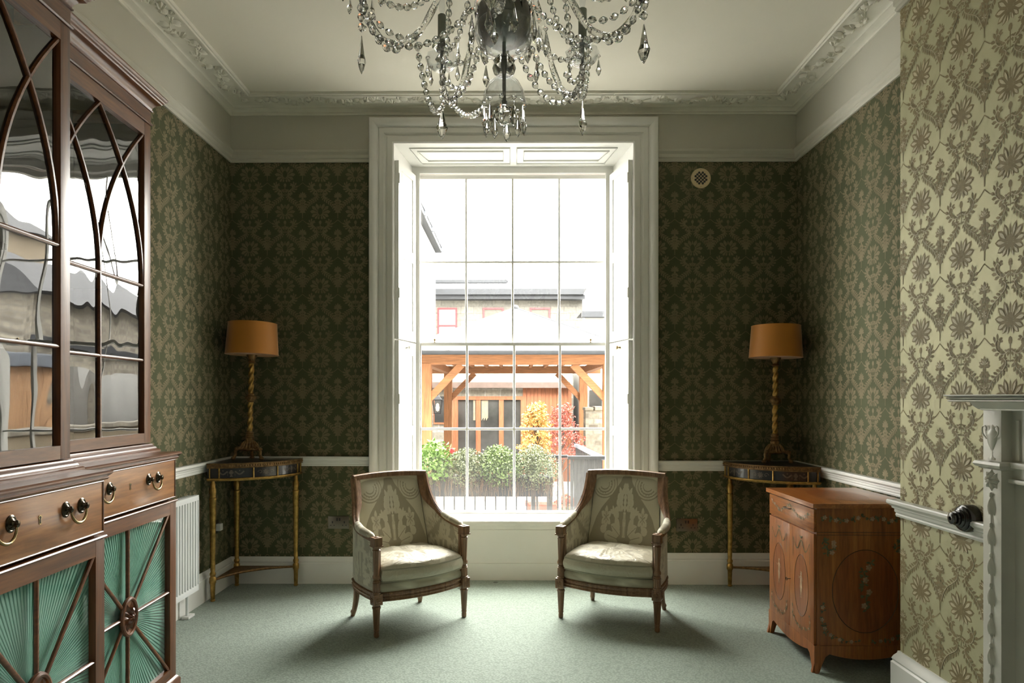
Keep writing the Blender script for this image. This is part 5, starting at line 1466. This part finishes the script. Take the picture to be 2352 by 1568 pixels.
M['stone'] = brick('coursed_limestone', (0.300, 0.277, 0.232), (0.203, 0.188, 0.158), (0.345, 0.330, 0.300), 1.5, .34, bw=.62, msz=.022)
M['stone_dark'] = brick('rough_garden_stone', (0.315, 0.285, 0.225), (0.120, 0.105, 0.083), (0.210, 0.195, 0.165), 2.6, .3, bw=.5, msz=.04)
M['stone_high'] = brick('pale_upper_stone', (.13, .122, .105), (.105, .10, .088), (.085, .08, .07), 1.5, .34, bw=.62, msz=.020)
M['slate'] = brick('weathered_slate', (.075, .078, .085), (.055, .058, .064), (.03, .03, .034), 2.2, .3, bw=.4, msz=.012)
M['oak'] = wood('green_oak', (0.225, 0.093, 0.036), (0.300, 0.128, 0.051), (0.375, 0.165, 0.068), axis=2, scale=.5, rough=.6, coat=0)
M['oak_h'] = wood('green_oak_beam', (0.225, 0.093, 0.036), (0.300, 0.128, 0.051), (0.375, 0.165, 0.068), axis=0, scale=.5, rough=.6, coat=0)
M['cedar'] = wood('cedar_cladding', (0.225, 0.075, 0.033), (0.285, 0.099, 0.042), (0.330, 0.120, 0.053), axis=2, scale=.6, rough=.6, coat=0)
M['larch'] = wood('pale_larch_cladding', (0.300, 0.165, 0.083), (0.405, 0.240, 0.128), (0.495, 0.300, 0.165), axis=2, scale=.6, rough=.6, coat=0)
M['render_white'] = plain('white_render', (.32, .32, .31), .8, var=.04)
M['render_tan'] = plain('tan_render', (.21, .17, .115), .8, var=.05)
M['membrane'] = plain('pale_roof_lead', (.33, .34, .35), .7, var=.03)
M['gutter'] = plain('grey_gutter', (.012, .014, .018), .7, var=.2)
M['lead'] = plain('brown_fascia', (.085, .060, .050), .5)
M['lead_g'] = plain('grey_lead', (.10, .115, .14), .5)
M['red_frame'] = plain('faded_red_window_paint', (.15, .012, .016), .5)
M['blind'] = plain('drawn_blind', (.065, .06, .05), .7)
M['dark_glass'] = plain('dark_room_glass', (0.042, 0.042, 0.041), .12, var=.5, scale=1.5)
M['curtain'] = plain('pale_curtain', (0.300, 0.255, 0.180), .8)
M['paving'] = plain('pale_paving', (.30, .30, .29), .8, var=.08)
M['iron'] = plain('black_iron', (.012, .013, .016), .5)
M['slats'] = plain('dark_weathered_slats', (.035, .037, .042), .7, var=.35, scale=4)
M['trough'] = plain('black_planter', (.014, .014, .018), .7)
M['terracotta'] = plain('terracotta', (.17, .05, .028), .8)
M['leaf_g'] = plain('green_leaf', (.085, .13, .032), .6, var=.45, scale=14)
M['leaf_b'] = plain('fresh_green_leaf', (.11, .20, .035), .6, var=.3, scale=14)
M['leaf_s'] = plain('grey_green_leaf', (.105, .125, .06), .65, var=.4, scale=14)
M['twig'] = plain('dry_twig', (.10, .065, .04), .8, var=.4, scale=20)
M['leaf_y'] = plain('yellow_maple_leaf', (.36, .21, .055), .6, var=.25, scale=10)
M['leaf_r'] = plain('red_maple_leaf', (.24, .055, .04), .6, var=.35, scale=10)
M['bark'] = plain('maple_bark', (.06, .045, .035), .8)
M['bloom'] = plain('red_bloom', (.33, .02, .02), .6)
M['bloom_o'] = plain('coral_bloom', (.33, .09, .05), .6)
n = N('lit_bulb'); e = n.add('ShaderNodeEmission'); e.inputs[0].default_value = (1, .62, .28, 1); e.inputs[1].default_value = 9; n.link(e.outputs[0], n.out.inputs[0]); M['lit'] = n.m

b = MB(); b.box(-14, 16, YB+.52, 40, GZ-.2, GZ); st(b.build('ground', 'paving', smooth=0))
b = MB(); FY0, FY1 = YB+.53, YB+.60  # unseen house front, added to cut sky light on the courtyard
for a in ((-9, OX0, GZ, 9), (OX1, 9, GZ, 9), (OX0, OX1, OZ+.03, 9), (OX0, OX1, GZ, .38)): b.box(a[0], a[1], FY0, FY1, a[2], a[3])
st(b.build('shading_facade', 'stone', smooth=0))

def X(px, d): return W(px, 0, d).x
def Z(py, d): return 1.3-(py-915.8)/1568*d

# pergola
FD, RD = 12.0, 16.1
pg = thing('timber_pergola', 'orange oak pergola with a pale hipped roof in the courtyard', 'pergola', (X(1184, 14), 14, GZ))
ox, oy, oz = X(1184, 14), 14, GZ
def part(name, mat, fn, smooth=0, parent=pg, o=(ox, oy, oz)):
    b = MB(); fn(b); b.v = [(x-o[0], y-o[1], z-o[2]) for x, y, z in b.v]; return b.build(name, mat, parent, smooth)
posts = [(X(979, FD), FD), (X(1397, FD), FD), (X(1029.5, RD), RD), (X(1339.5, RD), RD)]
for x, y in posts: part('post', 'oak', lambda b: b.box(x-.095, x+.095, y-.095, y+.095, GZ, 1.92, b=.01))
zb0, zb1 = 1.90, 2.07
x0, x1 = posts[0][0], posts[1][0]; r0, r1 = posts[2][0], posts[3][0]
part('beam', 'oak_h', lambda b: b.box(x0-.5, x1+.5, FD-.08, FD+.08, zb0, zb1)); part('beam', 'oak_h', lambda b: b.box(r0-.4, r1+.4, RD-.08, RD+.08, zb0, zb1))
for a, c in ((posts[0], posts[2]), (posts[1], posts[3])): part('beam', 'oak_h', lambda b: b.beam((a[0], a[1], 1.96), (c[0], c[1], 1.96), .14, .14))
for k in range(9):
    xx = x0+(x1-x0)*(k+.5)/9; part('rafter', 'oak', lambda b: b.beam((xx, FD, 2.08), (xx*.94+.02, RD, 2.08), .06, .10))
def brace(x, y, s): part('brace', 'oak_h', lambda b: b.beam((x+s*.05, y, 1.30), (x+s*.62, y, 1.90), .10, .12))
brace(*posts[0], 1); brace(*posts[1], -1); brace(*posts[2], 1); brace(*posts[3], -1)
ap = (X(1184, 14), 14.0, 3.16); ex0, ex1, ey0, ey1, ez = x0-.45, x1+.45, FD-.45, RD+.45, 2.13
part('roof', 'membrane', lambda b: b.add([(ex0, ey0, ez), (ex1, ey0, ez), (ex1, ey1, ez), (ex0, ey1, ez), ap, (ap[0], ap[1], ez)],
     [(0, 1, 4), (1, 2, 4), (2, 3, 4), (3, 0, 4), (1, 0, 5), (2, 1, 5), (3, 2, 5), (0, 3, 5)]))
part('hip_capping', 'gutter', lambda b: [b.tube([p, ap], .022, 6) for p in ((ex0, ey0, ez), (ex1, ey0, ez))] + [b.ball(ap, .07, 8, 6)], 40)
part('gutter', 'gutter', lambda b: b.box(ex0, ex1, ey0-.10, ey0, 2.045, 2.115, b=.02))
part('roof_bracket', 'membrane', lambda b: [b.ball((ex0+.3+k*.62, ey0-.05, 2.13), .045, 8, 6) for k in range(7)])

# stone extension behind the pergola
ED = 18.2
exn = thing('garden_room', 'single-storey stone garden room with cedar cladding and glazed doors behind the pergola', 'building', (X(1150, ED), ED+1.5, GZ))
eo = (X(1150, ED), ED+1.5, GZ)
pe = lambda name, mat, fn, smooth=0: part(name, mat, fn, smooth, exn, eo)
ex_l, ex_r = X(1000, 20.0)+.02, X(1316, ED); zl = Z(912, ED); gx0, gx1 = X(1040, ED), X(1201, ED)
pe('wall', 'stone', lambda b: (b.box(ex_l, gx0, ED, ED+3, GZ, 2.35), b.box(gx0, X(1201, ED), ED, ED+3, zl, 2.35), b.box(gx1, ex_r, ED+.05, ED+3, GZ, 2.35), b.box(gx0, gx1, ED+1.2, ED+3, GZ, 2.35)))
pe('fascia', 'lead', lambda b: b.box(ex_l, ex_r-.1, ED-.25, ED, Z(891, ED), Z(878, ED)))
pe('cladding', 'cedar', lambda b: [b.box(gx1+k*.1, gx1+k*.1+.094, ED-.02, ED+.05, GZ, Z(891, ED)) for k in range(int((ex_r-gx1)/.1))])
pe('door_frame', 'cedar', lambda b: [b.box(X(a, ED), X(c, ED), ED-.02, ED+.08, GZ, zl+.02) for a, c in ((1040, 1052), (1093, 1104), (1146, 1157), (1196, 1201))] + [b.box(gx0, gx1, ED-.03, ED+.08, zl-.07, zl+.025), b.box(gx0, gx1, ED-.01, ED+.08, GZ, GZ+.25)])
for a, c in ((1052, 1093), (1104, 1146), (1157, 1196)): pe('pane', 'dark_glass', lambda b: b.box(X(a, ED), X(c, ED), ED+.03, ED+.05, GZ+.25, zl-.07))
pe('curtain', 'curtain', lambda b: [b.box(X(1106, ED)+.02*k, X(1106, ED)+.02*k+.014, ED+.0, ED+.028, Z(965, ED)+.03*(k % 3), zl-.08) for k in range(9)] + [b.box(X(1087, ED)+.02*k, X(1087, ED)+.02*k+.014, ED+.0, ED+.028, Z(965, ED), zl-.08) for k in range(3)])
pe('side_window', 'dark_glass', lambda b: b.box(X(998, ED), X(1022, ED), ED-.015, ED, Z(970, ED), Z(910, ED)))
pe('side_window_frame', 'cedar', lambda b: (b.box(X(996, ED), X(1024, ED), ED-.03, ED-.001, Z(974, ED), Z(970, ED)), b.box(X(996, ED), X(998, ED), ED-.03, ED-.001, Z(970, ED), Z(908, ED))))
# lantern
LD = 16.9; lx = X(1005, LD); lz = Z(950, LD)
lt = thing('wall_lantern', 'lit black lantern hanging under the pergola at the left', 'lantern', (lx, LD, lz))
b = MB()
for sx in (-1, 1):
    for sy in (-1, 1): b.beam((sx*.07, sy*.07, .02), (sx*.12, sy*.12, .33), .014, .014)
b.box(-.085, .085, -.085, .085, 0, .02); b.box(-.135, .135, -.135, .135, .33, .35); b.lathe([(.15, .35), (.07, .43), (.03, .45), (.03, .49), (.0, .50)], 4, a0=PI/4, a1=None); b.tube([(0, 0, .49), (0, 0, .60), (0, .9, .60), (0, 1.26, .60)], .012, 6)
b.build('lantern_frame', 'iron', lt, 0)
b = MB(); b.lathe([(0, .06), (.03, .08), (.045, .15), (.03, .24), (0, .26)], 12); b.build('bulb', 'lit', lt, 60)

# the tall stone house
HD = 22.0
ho = (X(1170, HD), HD+2, GZ); house = thing('stone_house', 'two-storey pale stone house with red window frames at the back of the courtyard', 'building', ho)
ph = lambda name, mat, fn, smooth=0: part(name, mat, fn, smooth, house, ho)
hx0, hx1 = X(960, HD), X(1338, HD); ze = Z(690, HD)
ph('wall', 'stone_high', lambda b: b.box(hx0, hx1, HD, HD+5, GZ, ze+.1))
ph('gutter', 'gutter', lambda b: (b.box(hx0-.1, hx1+.05, HD-.35, HD, ze, ze+.13), b.box(hx0-.1, hx1, HD-.45, HD-.2, ze+.13, Z(668, HD))))
rz = Z(604, HD+2.5); re = Z(668, HD)
ph('roof', 'slate', lambda b: b.add([(hx0-.2, HD-.45, re), (hx1+.1, HD-.45, re), (X(1190, HD+2.5), HD+2.5, rz), (hx0-.2, HD+2.5, rz), (hx0-.2, HD+5.4, re), (hx1+.1, HD+5.4, re)],
    [(0, 1, 2, 3), (1, 5, 2), (3, 2, 5, 4), (0, 4, 5, 1)[::-1], (0, 3, 4)]))
def roofpt(px, t, lift=0.0): return (X(px, HD), HD-.45+2.95*t, re+(rz-re)*t+lift)
ph('roof_light', 'membrane', lambda b: [b.beam(roofpt(1000+k*8.2, .22, .06), roofpt(1000+k*8.2, .98, .06), .10, .04) for k in range(20)])
ph('roof_light_frame', 'gutter', lambda b: (b.beam(roofpt(998, .20, .05), roofpt(1164, .20, .05), .10, .10), b.beam(roofpt(998, .99, .05), roofpt(1164, .99, .05), .08, .08), b.beam(roofpt(1164, .2, .05), roofpt(1164, .99, .05), .05, .06)))
for a, c in ((1005, 1050), (1109, 1157), (1217, 1264)):
    f = ph('window', 'red_frame', lambda b: (b.box(X(a, HD), X(a+4, HD), HD-.04, HD+.02, Z(792, HD), Z(707, HD)), b.box(X(c-4, HD), X(c, HD), HD-.04, HD+.02, Z(792, HD), Z(707, HD)),
        b.box(X(a, HD), X(c, HD), HD-.045, HD+.02, Z(711, HD), Z(707, HD)), b.box(X(a, HD), X(c, HD), HD-.045, HD+.02, Z(750, HD), Z(746, HD)), b.box(X(a, HD), X(c, HD), HD-.045, HD+.02, Z(796, HD), Z(790, HD))))
    bb = MB(); bb.box(X(a+4, HD)-ho[0], X(c-4, HD)-ho[0], -2.02, -1.995, Z(790, HD)-GZ, Z(711, HD)-GZ); bb.build('pane', 'render_white' if a == 1005 else 'blind', f, 0)
# white wing on the left, its eaves running away
wo = (X(940, 18), 18, GZ); wing = thing('white_wing', 'white rendered building at the left with a grey slate eave', 'building', wo)
pw = lambda name, mat, fn, smooth=0: part(name, mat, fn, smooth, wing, wo)
wx = X(1000, 20.0); wz = Z(578, 20.0)
pw('wall', 'render_white', lambda b: b.box(wx-4, wx, 10.5, 20.0, GZ, wz))
pw('eave', 'gutter', lambda b: b.box(wx-.02, wx+.18, 10.4, 20.1, wz-.02, wz+.12))
pw('roof', 'slate', lambda b: b.add([(wx+.2, 10.4, wz+.10), (wx+.2, 20.15, wz+.10), (wx-2, 20.15, wz+1.9), (wx-2, 10.4, wz+1.9), (wx-4.2, 10.4, wz+.1), (wx-4.2, 20.15, wz+.1)], [(0, 1, 2, 3), (3, 2, 5, 4), (0, 3, 4), (1, 5, 2), (0, 4, 5, 1)]))
pw('gutter_bracket', 'lead_g', lambda b: [b.box(wx+.15, wx+.26, yy, yy+.12, wz+.0, wz+.26) for yy in (11.5, 13, 14.5, 16, 17.5, 19.9)])
# low building at the right
qo = (X(1400, 20), 22, GZ); rb = thing('white_outbuilding', 'low white building with a slate roof at the right of the courtyard', 'building', qo)
pq = lambda name, mat, fn, smooth=0: part(name, mat, fn, smooth, rb, qo)
qx = X(1343, 20); pq('wall', 'render_white', lambda b: b.box(qx, qx+3, 20, 21.5, GZ, Z(730, 20)))
pq('gutter', 'gutter', lambda b: b.box(qx-.1, qx+3, 19.75, 20, Z(730, 20), Z(717, 20)))
pq('roof', 'slate', lambda b: b.add([(qx-.1, 19.75, Z(717, 20)), (qx+3.2, 19.75, Z(717, 20)), (qx+3.2, 20.8, Z(717, 20)+1.3), (qx+1.1, 20.8, Z(717, 20)+1.3), (qx-.1, 21.5, Z(717, 20)), (qx+3.2, 21.5, Z(717, 20))], [(0, 1, 2, 3), (3, 2, 5, 4), (0, 3, 4), (1, 5, 2), (0, 4, 5, 1)]))
pq('window', 'dark_glass', lambda b: b.box(X(1354, 17), X(1382, 17), 16.96, 17.0, Z(934, 17), Z(896, 17)))
pq('porch_wall', 'render_white', lambda b: b.box(X(1343, 17), X(1343, 17)+2.5, 17, 20, GZ, Z(842, 17)))
t = thing('garden_wall', 'rough stone garden wall at the right beside the pergola post', 'wall', (X(1366, 14), 14, GZ))
b = MB(); b.box(-.21, 1.2, -.2, .2, 0, Z(942, 14)-GZ); 
for k in range(7): b.box(-.23+.2*k, -.05+.2*k, -.23, .23, Z(942, 14)-GZ, Z(935, 14)-GZ+.02*(k % 2), b=.02)
b.build('stonework', 'stone_dark', t, 0)

# planting
def leaves(mb, c, rad, n, size, mi=0, ball=True, droop=0.0):
    for _ in range(n):
        while True:
            p = Vector((random.uniform(-1, 1), random.uniform(-1, 1), random.uniform(-1, 1)))
            if p.length < 1: break
        p = Vector((c[0]+p.x*rad[0], c[1]+p.y*rad[1], c[2]+p.z*rad[2]))
        d = Vector((random.gauss(0, 1), random.gauss(0, 1), random.gauss(0, .7)-droop)).normalized(); s = size*random.uniform(.6, 1.3)
        sd = d.cross(Vector((random.gauss(0, 1), random.gauss(0, 1), random.gauss(0, 1)))).normalized()
        nrm = d.cross(sd)*s*.12
        mb.add([p, p+d*s*.5+sd*s*.28+nrm, p+d*s, p+d*s*.5-sd*s*.28+nrm], [(0, 1, 2), (0, 2, 3)], mi)
def stems(mb, c, n, h, spread, r=.006, mi=0, up=True):
    for _ in range(n):
        a = random.uniform(0, 6.28); q = random.uniform(.2, 1)*spread; p0 = Vector((c[0]+random.uniform(-.1, .1)*spread, c[1], c[2]))
        p2 = Vector((c[0]+math.cos(a)*q, c[1]+math.sin(a)*q*.6, c[2]+h*random.uniform(.6, 1))); m = p0.lerp(p2, .5)+Vector((0, 0, h*.12))
        mb.tube([p0, m, p2], [r, r*.7, r*.3], 4, mi)
PD = 7.2
tx0, tx1 = X(950, PD), X(1268, PD); tz0, tz1 = Z(1136, PD), Z(1092, PD)
t = thing('planter_trough', 'long black planter trough on the railing outside the window', 'planter', ((tx0+tx1)/2, PD, tz0))
hw = (tx1-tx0)/2; hh = tz1-tz0
b = MB(); b.box(-hw, hw, -.13, -.11, 0, hh); b.box(-hw, hw, .11, .13, 0, hh); b.box(-hw, -hw+.02, -.11, .11, 0, hh); b.box(hw-.02, hw, -.11, .11, 0, hh); b.box(-hw, hw, -.11, .11, 0, .02); b.box(-hw, hw, -.145, .145, hh-.02, hh, b=.005)
b.build('trough_body', 'trough', t, 0)
b = MB(); b.box(-hw+.02, hw-.02, -.11, .11, hh-.06, hh-.02); b.build('soil', 'twig', t, 0)
for xx in (-hw+.2, hw-.2):
    b = MB(); b.box(xx-.02, xx+.02, -.12, .12, GZ-tz0, 0); b.build('support_post', 'iron', t, 0)
PLN_ = [('leafy_shrub', 'bright green leafy plant with one red flower at the left of the trough', 962, 1040, 1008, 1118, 'leaf_b', 900, .055),
        ('leafy_shrub', 'fine-leaved grey-green plant in the trough right of the red flower', 1028, 1118, 1026, 1124, 'leaf_s', 3600, .024),
        ('leafy_shrub', 'fresh green bushy plant in the middle of the trough', 1100, 1195, 1020, 1124, 'leaf_g', 3200, .030),
        ('leafy_shrub', 'soft trailing plant at the right end of the trough', 1182, 1275, 1020, 1130, 'leaf_s', 4000, .024)]
for k, (nm, lab, xa, xb, ya, yb, mt_, n_, sz) in enumerate(PLN_):
    xc = (X(xa, PD)+X(xb, PD))/2; rx = (X(xb, PD)-X(xa, PD))/2; zc2 = (Z(ya, PD)+Z(yb, PD))/2; rz_ = (Z(ya, PD)-Z(yb, PD))/2
    t = thing(nm, lab, 'plant', (xc, PD, tz1-.03), group='plants in the trough')
    b = MB(); z0_ = zc2-tz1+.03
    leaves(b, (0, -.06, z0_), (rx*1.18, .24, rz_*.95), n_, sz); leaves(b, (-.1*rx, -.03, z0_+rz_*.35), (rx*.6, .17, rz_*.65), n_//3, sz)
    b.build('foliage', mt_, t, 0, recalc=False)
    b = MB(); stems(b, (0, 0, -.02), 26, z0_+rz_*.9, rx*.9, .004)
    for _ in range(60):
        x_ = random.uniform(-rx, rx); y_ = -.16-random.uniform(0, .04); z_ = z0_-rz_*random.uniform(.3, .8)
        q1 = random.uniform(-.03, .03); b.tube(cat_rom([(x_, y_+.05, z_+.06), (x_+q1, y_-.02, z_-.01), (x_+q1*1.6, y_-.03, z_-.06), (x_+q1*1.2, y_-.02, z_-random.uniform(.09, .16))], 2), .0018, 3)
    b.build('stem', 'twig', t, 0, recalc=False)
    if k == 0:
        b = MB(); fx_, fz = X(1042, PD)-xc, Z(1031, PD)-tz1+.03
        for e in range(9): a = e*2.4; b.ball((fx_+.014*math.cos(a), -.22+.01*math.sin(e*3), fz+.016*math.sin(a)), .014, 7, 5, (1, .6, 1))
        b.tube([(fx_, -.2, fz), (fx_*.6, -.1, fz-.1), (0, 0, .0)], .003, 4); b.build('flower', 'bloom', t, 60)
# maples
def maple(lab, px, py0, py1, d, wpx, mat_, n_, seed, extra=None):
    random.seed(seed); xc = X(px, d); zt, zb = Z(py0, d), Z(py1, d); h = zt-zb; rx = wpx*d/1568/2
    t = thing('japanese_maple', lab, 'tree', (xc, d, GZ))
    b = MB(); b.tube(cat_rom([(0, 0, 0), (.03, .02, .4), (-.03, 0, zb-GZ), (.02, 0, zb-GZ+h*.5), (0, 0, zt-GZ-.05)], 4), [.030-.0015*k for k in range(17)], 7)
    cl = []
    for k in range(22):
        a = k*2.4; q = (k+.5)/22; rr = rx*(1-.75*q**1.8)*random.uniform(.45, 1); c = (rr*math.cos(a), rr*math.sin(a)*.9, zb-GZ+h*q*.95)
        cl.append(c); b.tube([(0, 0, max(.2, c[2]-.25)), (c[0]*.5, c[1]*.5, c[2]-.1), c], [.010, .007, .003], 5)
    b.build('trunk', 'bark', t, 60)
    b = MB()
    for c in cl: leaves(b, c, (rx*.42, rx*.42, h*.10), n_//26, .046)
    b.build('foliage', mat_, t, 0, recalc=False)
maple('yellow-green maple tree in leaf in front of the pergola', 1232, 925, 1050, 10.0, 78, 'leaf_y', 3400, 3)
maple('red-leaved maple tree right of the yellow one', 1292, 928, 1052, 11.3, 92, 'leaf_r', 2600, 5)
random.seed(11)
# railings and slatted screen
RDp = 7.6
nx = X(1266, RDp)
t = thing('iron_railing', 'black iron railing with upright bars behind the planter trough', 'railing', (X(1120, RDp), RDp+.3, GZ))
o_ = (X(1120, RDp), RDp+.3, GZ)
xL_, xR_ = X(940, RDp), X(1310, RDp)
b = MB(); b.box(xL_-o_[0], xR_-o_[0], -.025, .025, Z(1056, RDp)-GZ, Z(1050, RDp)-GZ); b.box(xL_-o_[0], xR_-o_[0], -.02, .02, .10, .13); b.build('rail', 'iron', t, 0)
nb = int((xR_-xL_)/.115)
for k in range(nb+1):
    xx = xL_+(xR_-xL_)*k/nb; b = MB(); b.box(xx-o_[0]-.007, xx-o_[0]+.007, -.007, .007, .13, Z(1056, RDp)-GZ); b.build('baluster', 'iron', t, 0)
b = MB(); b.box(nx-o_[0]-.03, nx-o_[0]+.03, -.03, .03, 0, Z(1082, RDp)-GZ); b.lathe([(.03, 0), (.015, .02), (.028, .05), (.015, .08), (0, .10)], 12, (nx-o_[0], 0, Z(1082, RDp)-GZ)); b.build('newel', 'iron', t, 30)
t = thing('slatted_screen', 'dark grey upright slatted fence at the right outside the window', 'fence', (X(1346, RDp), RDp, GZ))
sw = (X(1384, RDp)-X(1312, RDp))/2; zt = Z(1054, RDp)-GZ
b = MB(); n_ = 9
for k in range(n_): b.box(-sw+2*sw*k/n_, -sw+2*sw*(k+.86)/n_, -.012, .012, 0, zt)
b.build('slat_panel', 'slats', t, 0)
b = MB(); b.box(-sw-.03, sw+.05, -.035, .035, zt, zt+.035); b.box(-sw, sw, .012, .04, .3, .37); b.build('capping', 'gutter', t, 0)
t = thing('stair_handrail', 'dark sloping stair rail beyond the slatted fence', 'railing', (X(1330, 9), 9.2, GZ))
o_ = (X(1330, 9), 9.2, GZ); a_ = Vector((X(1322, 10.5), 10.5, Z(1022, 10.5)))-Vector(o_); c_ = Vector((X(1384, 7.8), 7.8, Z(1052, 7.8)))-Vector(o_)
b = MB(); b.beam(a_, c_, .05, .045); b.build('rail', 'lead_g', t, 0)
for k in range(16):
    p = a_.lerp(c_, (k+.5)/16); b = MB(); b.box(p.x-.009, p.x+.009, p.y-.009, p.y+.009, 0, p.z-.02); b.build('baluster', 'iron', t, 0)
# terracotta trough with coral flowers
t = thing('terracotta_trough', 'terracotta planter on the paving seen under the railing', 'planter', (X(1252, 12.5), 12.5, GZ))
b = MB(); b.prism([(-.30, 0), (.30, 0), (.34, .26), (.36, .26), (.36, .32), (.31, .32), (.30, .29), (-.30, .29), (-.31, .32), (-.36, .32), (-.36, .26), (-.34, .26)], lambda a, c, h: (a, h, c), -.17, .17); b.build('pot', 'terracotta', t, 0)
t = thing('flowering_plant', 'coral flowering bush low down beside the terracotta planter', 'plant', (X(1302, 11.8), 11.8, GZ))
b = MB(); leaves(b, (0, 0, .42), (.20, .18, .14), 500, .06); b.build('flower', 'bloom_o', t, 0, recalc=False)
b = MB(); leaves(b, (0, 0, .24), (.20, .17, .20), 350, .06); b.build('foliage', 'leaf_g', t, 0, recalc=False)
b = MB(); stems(b, (0, 0, 0), 10, .4, .15); b.build('stem', 'twig', t, 0)

# the right side of the courtyard, seen mirrored in the bookcase glass
t = thing('low_garden_wall', 'low tan rendered wall with stone coping along the right of the courtyard', 'wall', (4.7, 13, GZ))
b = MB(); b.box(0, .25, -6, 8, 0, 1.60); b.build('render', 'render_tan', t, 0)
b = MB(); b.box(-.05, .30, -6, 8, 1.60, 1.70, b=.02); b.build('coping', 'stone_dark', t, 0)
t = thing('timber_shed', 'pale timber-clad shed with a grey lead roof on the right of the courtyard', 'shed', (5.2, 11.6, GZ))
b = MB()
for k in range(34): b.box(0, .03, -1.9+k*.115, -1.9+k*.115+.108, 0, 2.75)
b.box(.03, 2, -1.9, 2.0, 0, 2.75); b.build('cladding', 'larch', t, 0)
b = MB(); b.box(-.15, 2.2, -2.05, 2.15, 2.75, 3.0, b=.03); b.build('roof', 'lead_g', t, 0)
b = MB(); b.box(-.02, 0, -1.5, -.9, 1.3, 2.1); b.build('hatch', 'slats', t, 0)
t = thing('stone_barn', 'rough stone barn with a slate roof on the right of the courtyard', 'building', (5.6, 17, GZ))
b = MB(); b.box(0, 2.6, -3.2, 4, 0, 4.3); b.build('wall', 'stone_dark', t, 0)
b = MB(); b.add([(-.3, -3.4, 4.25), (-.3, 4.2, 4.25), (1.3, 4.2, 5.3), (1.3, -3.4, 5.3), (2.8, 4.2, 4.25), (2.8, -3.4, 4.25)], [(0, 1, 2, 3), (3, 2, 4, 5), (0, 3, 5), (1, 4, 2), (0, 5, 4, 1)]); b.build('roof', 'slate', t, 0)
b = MB(); b.box(-.12, -.02, -3.2, 4, 3.25, 3.40); b.build('lead_band', 'gutter', t, 0)
b = MB(); b.box(-.30, 0, -2.2, .6, 0, 2.85); b.build('lean_to', 'render_white', t, 0)
t = thing('tan_house', 'tall tan rendered house with a slate roof beyond the timber shed', 'building', (8.9, 17.2, GZ))
b = MB(); b.box(0, 5, -2.2, 2.2, 0, 6.6); b.build('wall', 'render_tan', t, 0)
b = MB(); b.add([(-.3, -2.5, 6.6), (-.3, 2.5, 6.6), (2.5, 2.5, 8.4), (2.5, -2.5, 8.4), (5.3, 2.5, 6.6), (5.3, -2.5, 6.6)], [(0, 1, 2, 3), (3, 2, 4, 5), (0, 3, 5), (1, 4, 2), (0, 5, 4, 1)]); b.build('roof', 'slate', t, 0)
b = MB(); b.box(-.04, 0, -.5, .5, 4.2, 5.6); b.build('window', 'dark_glass', t, 0)
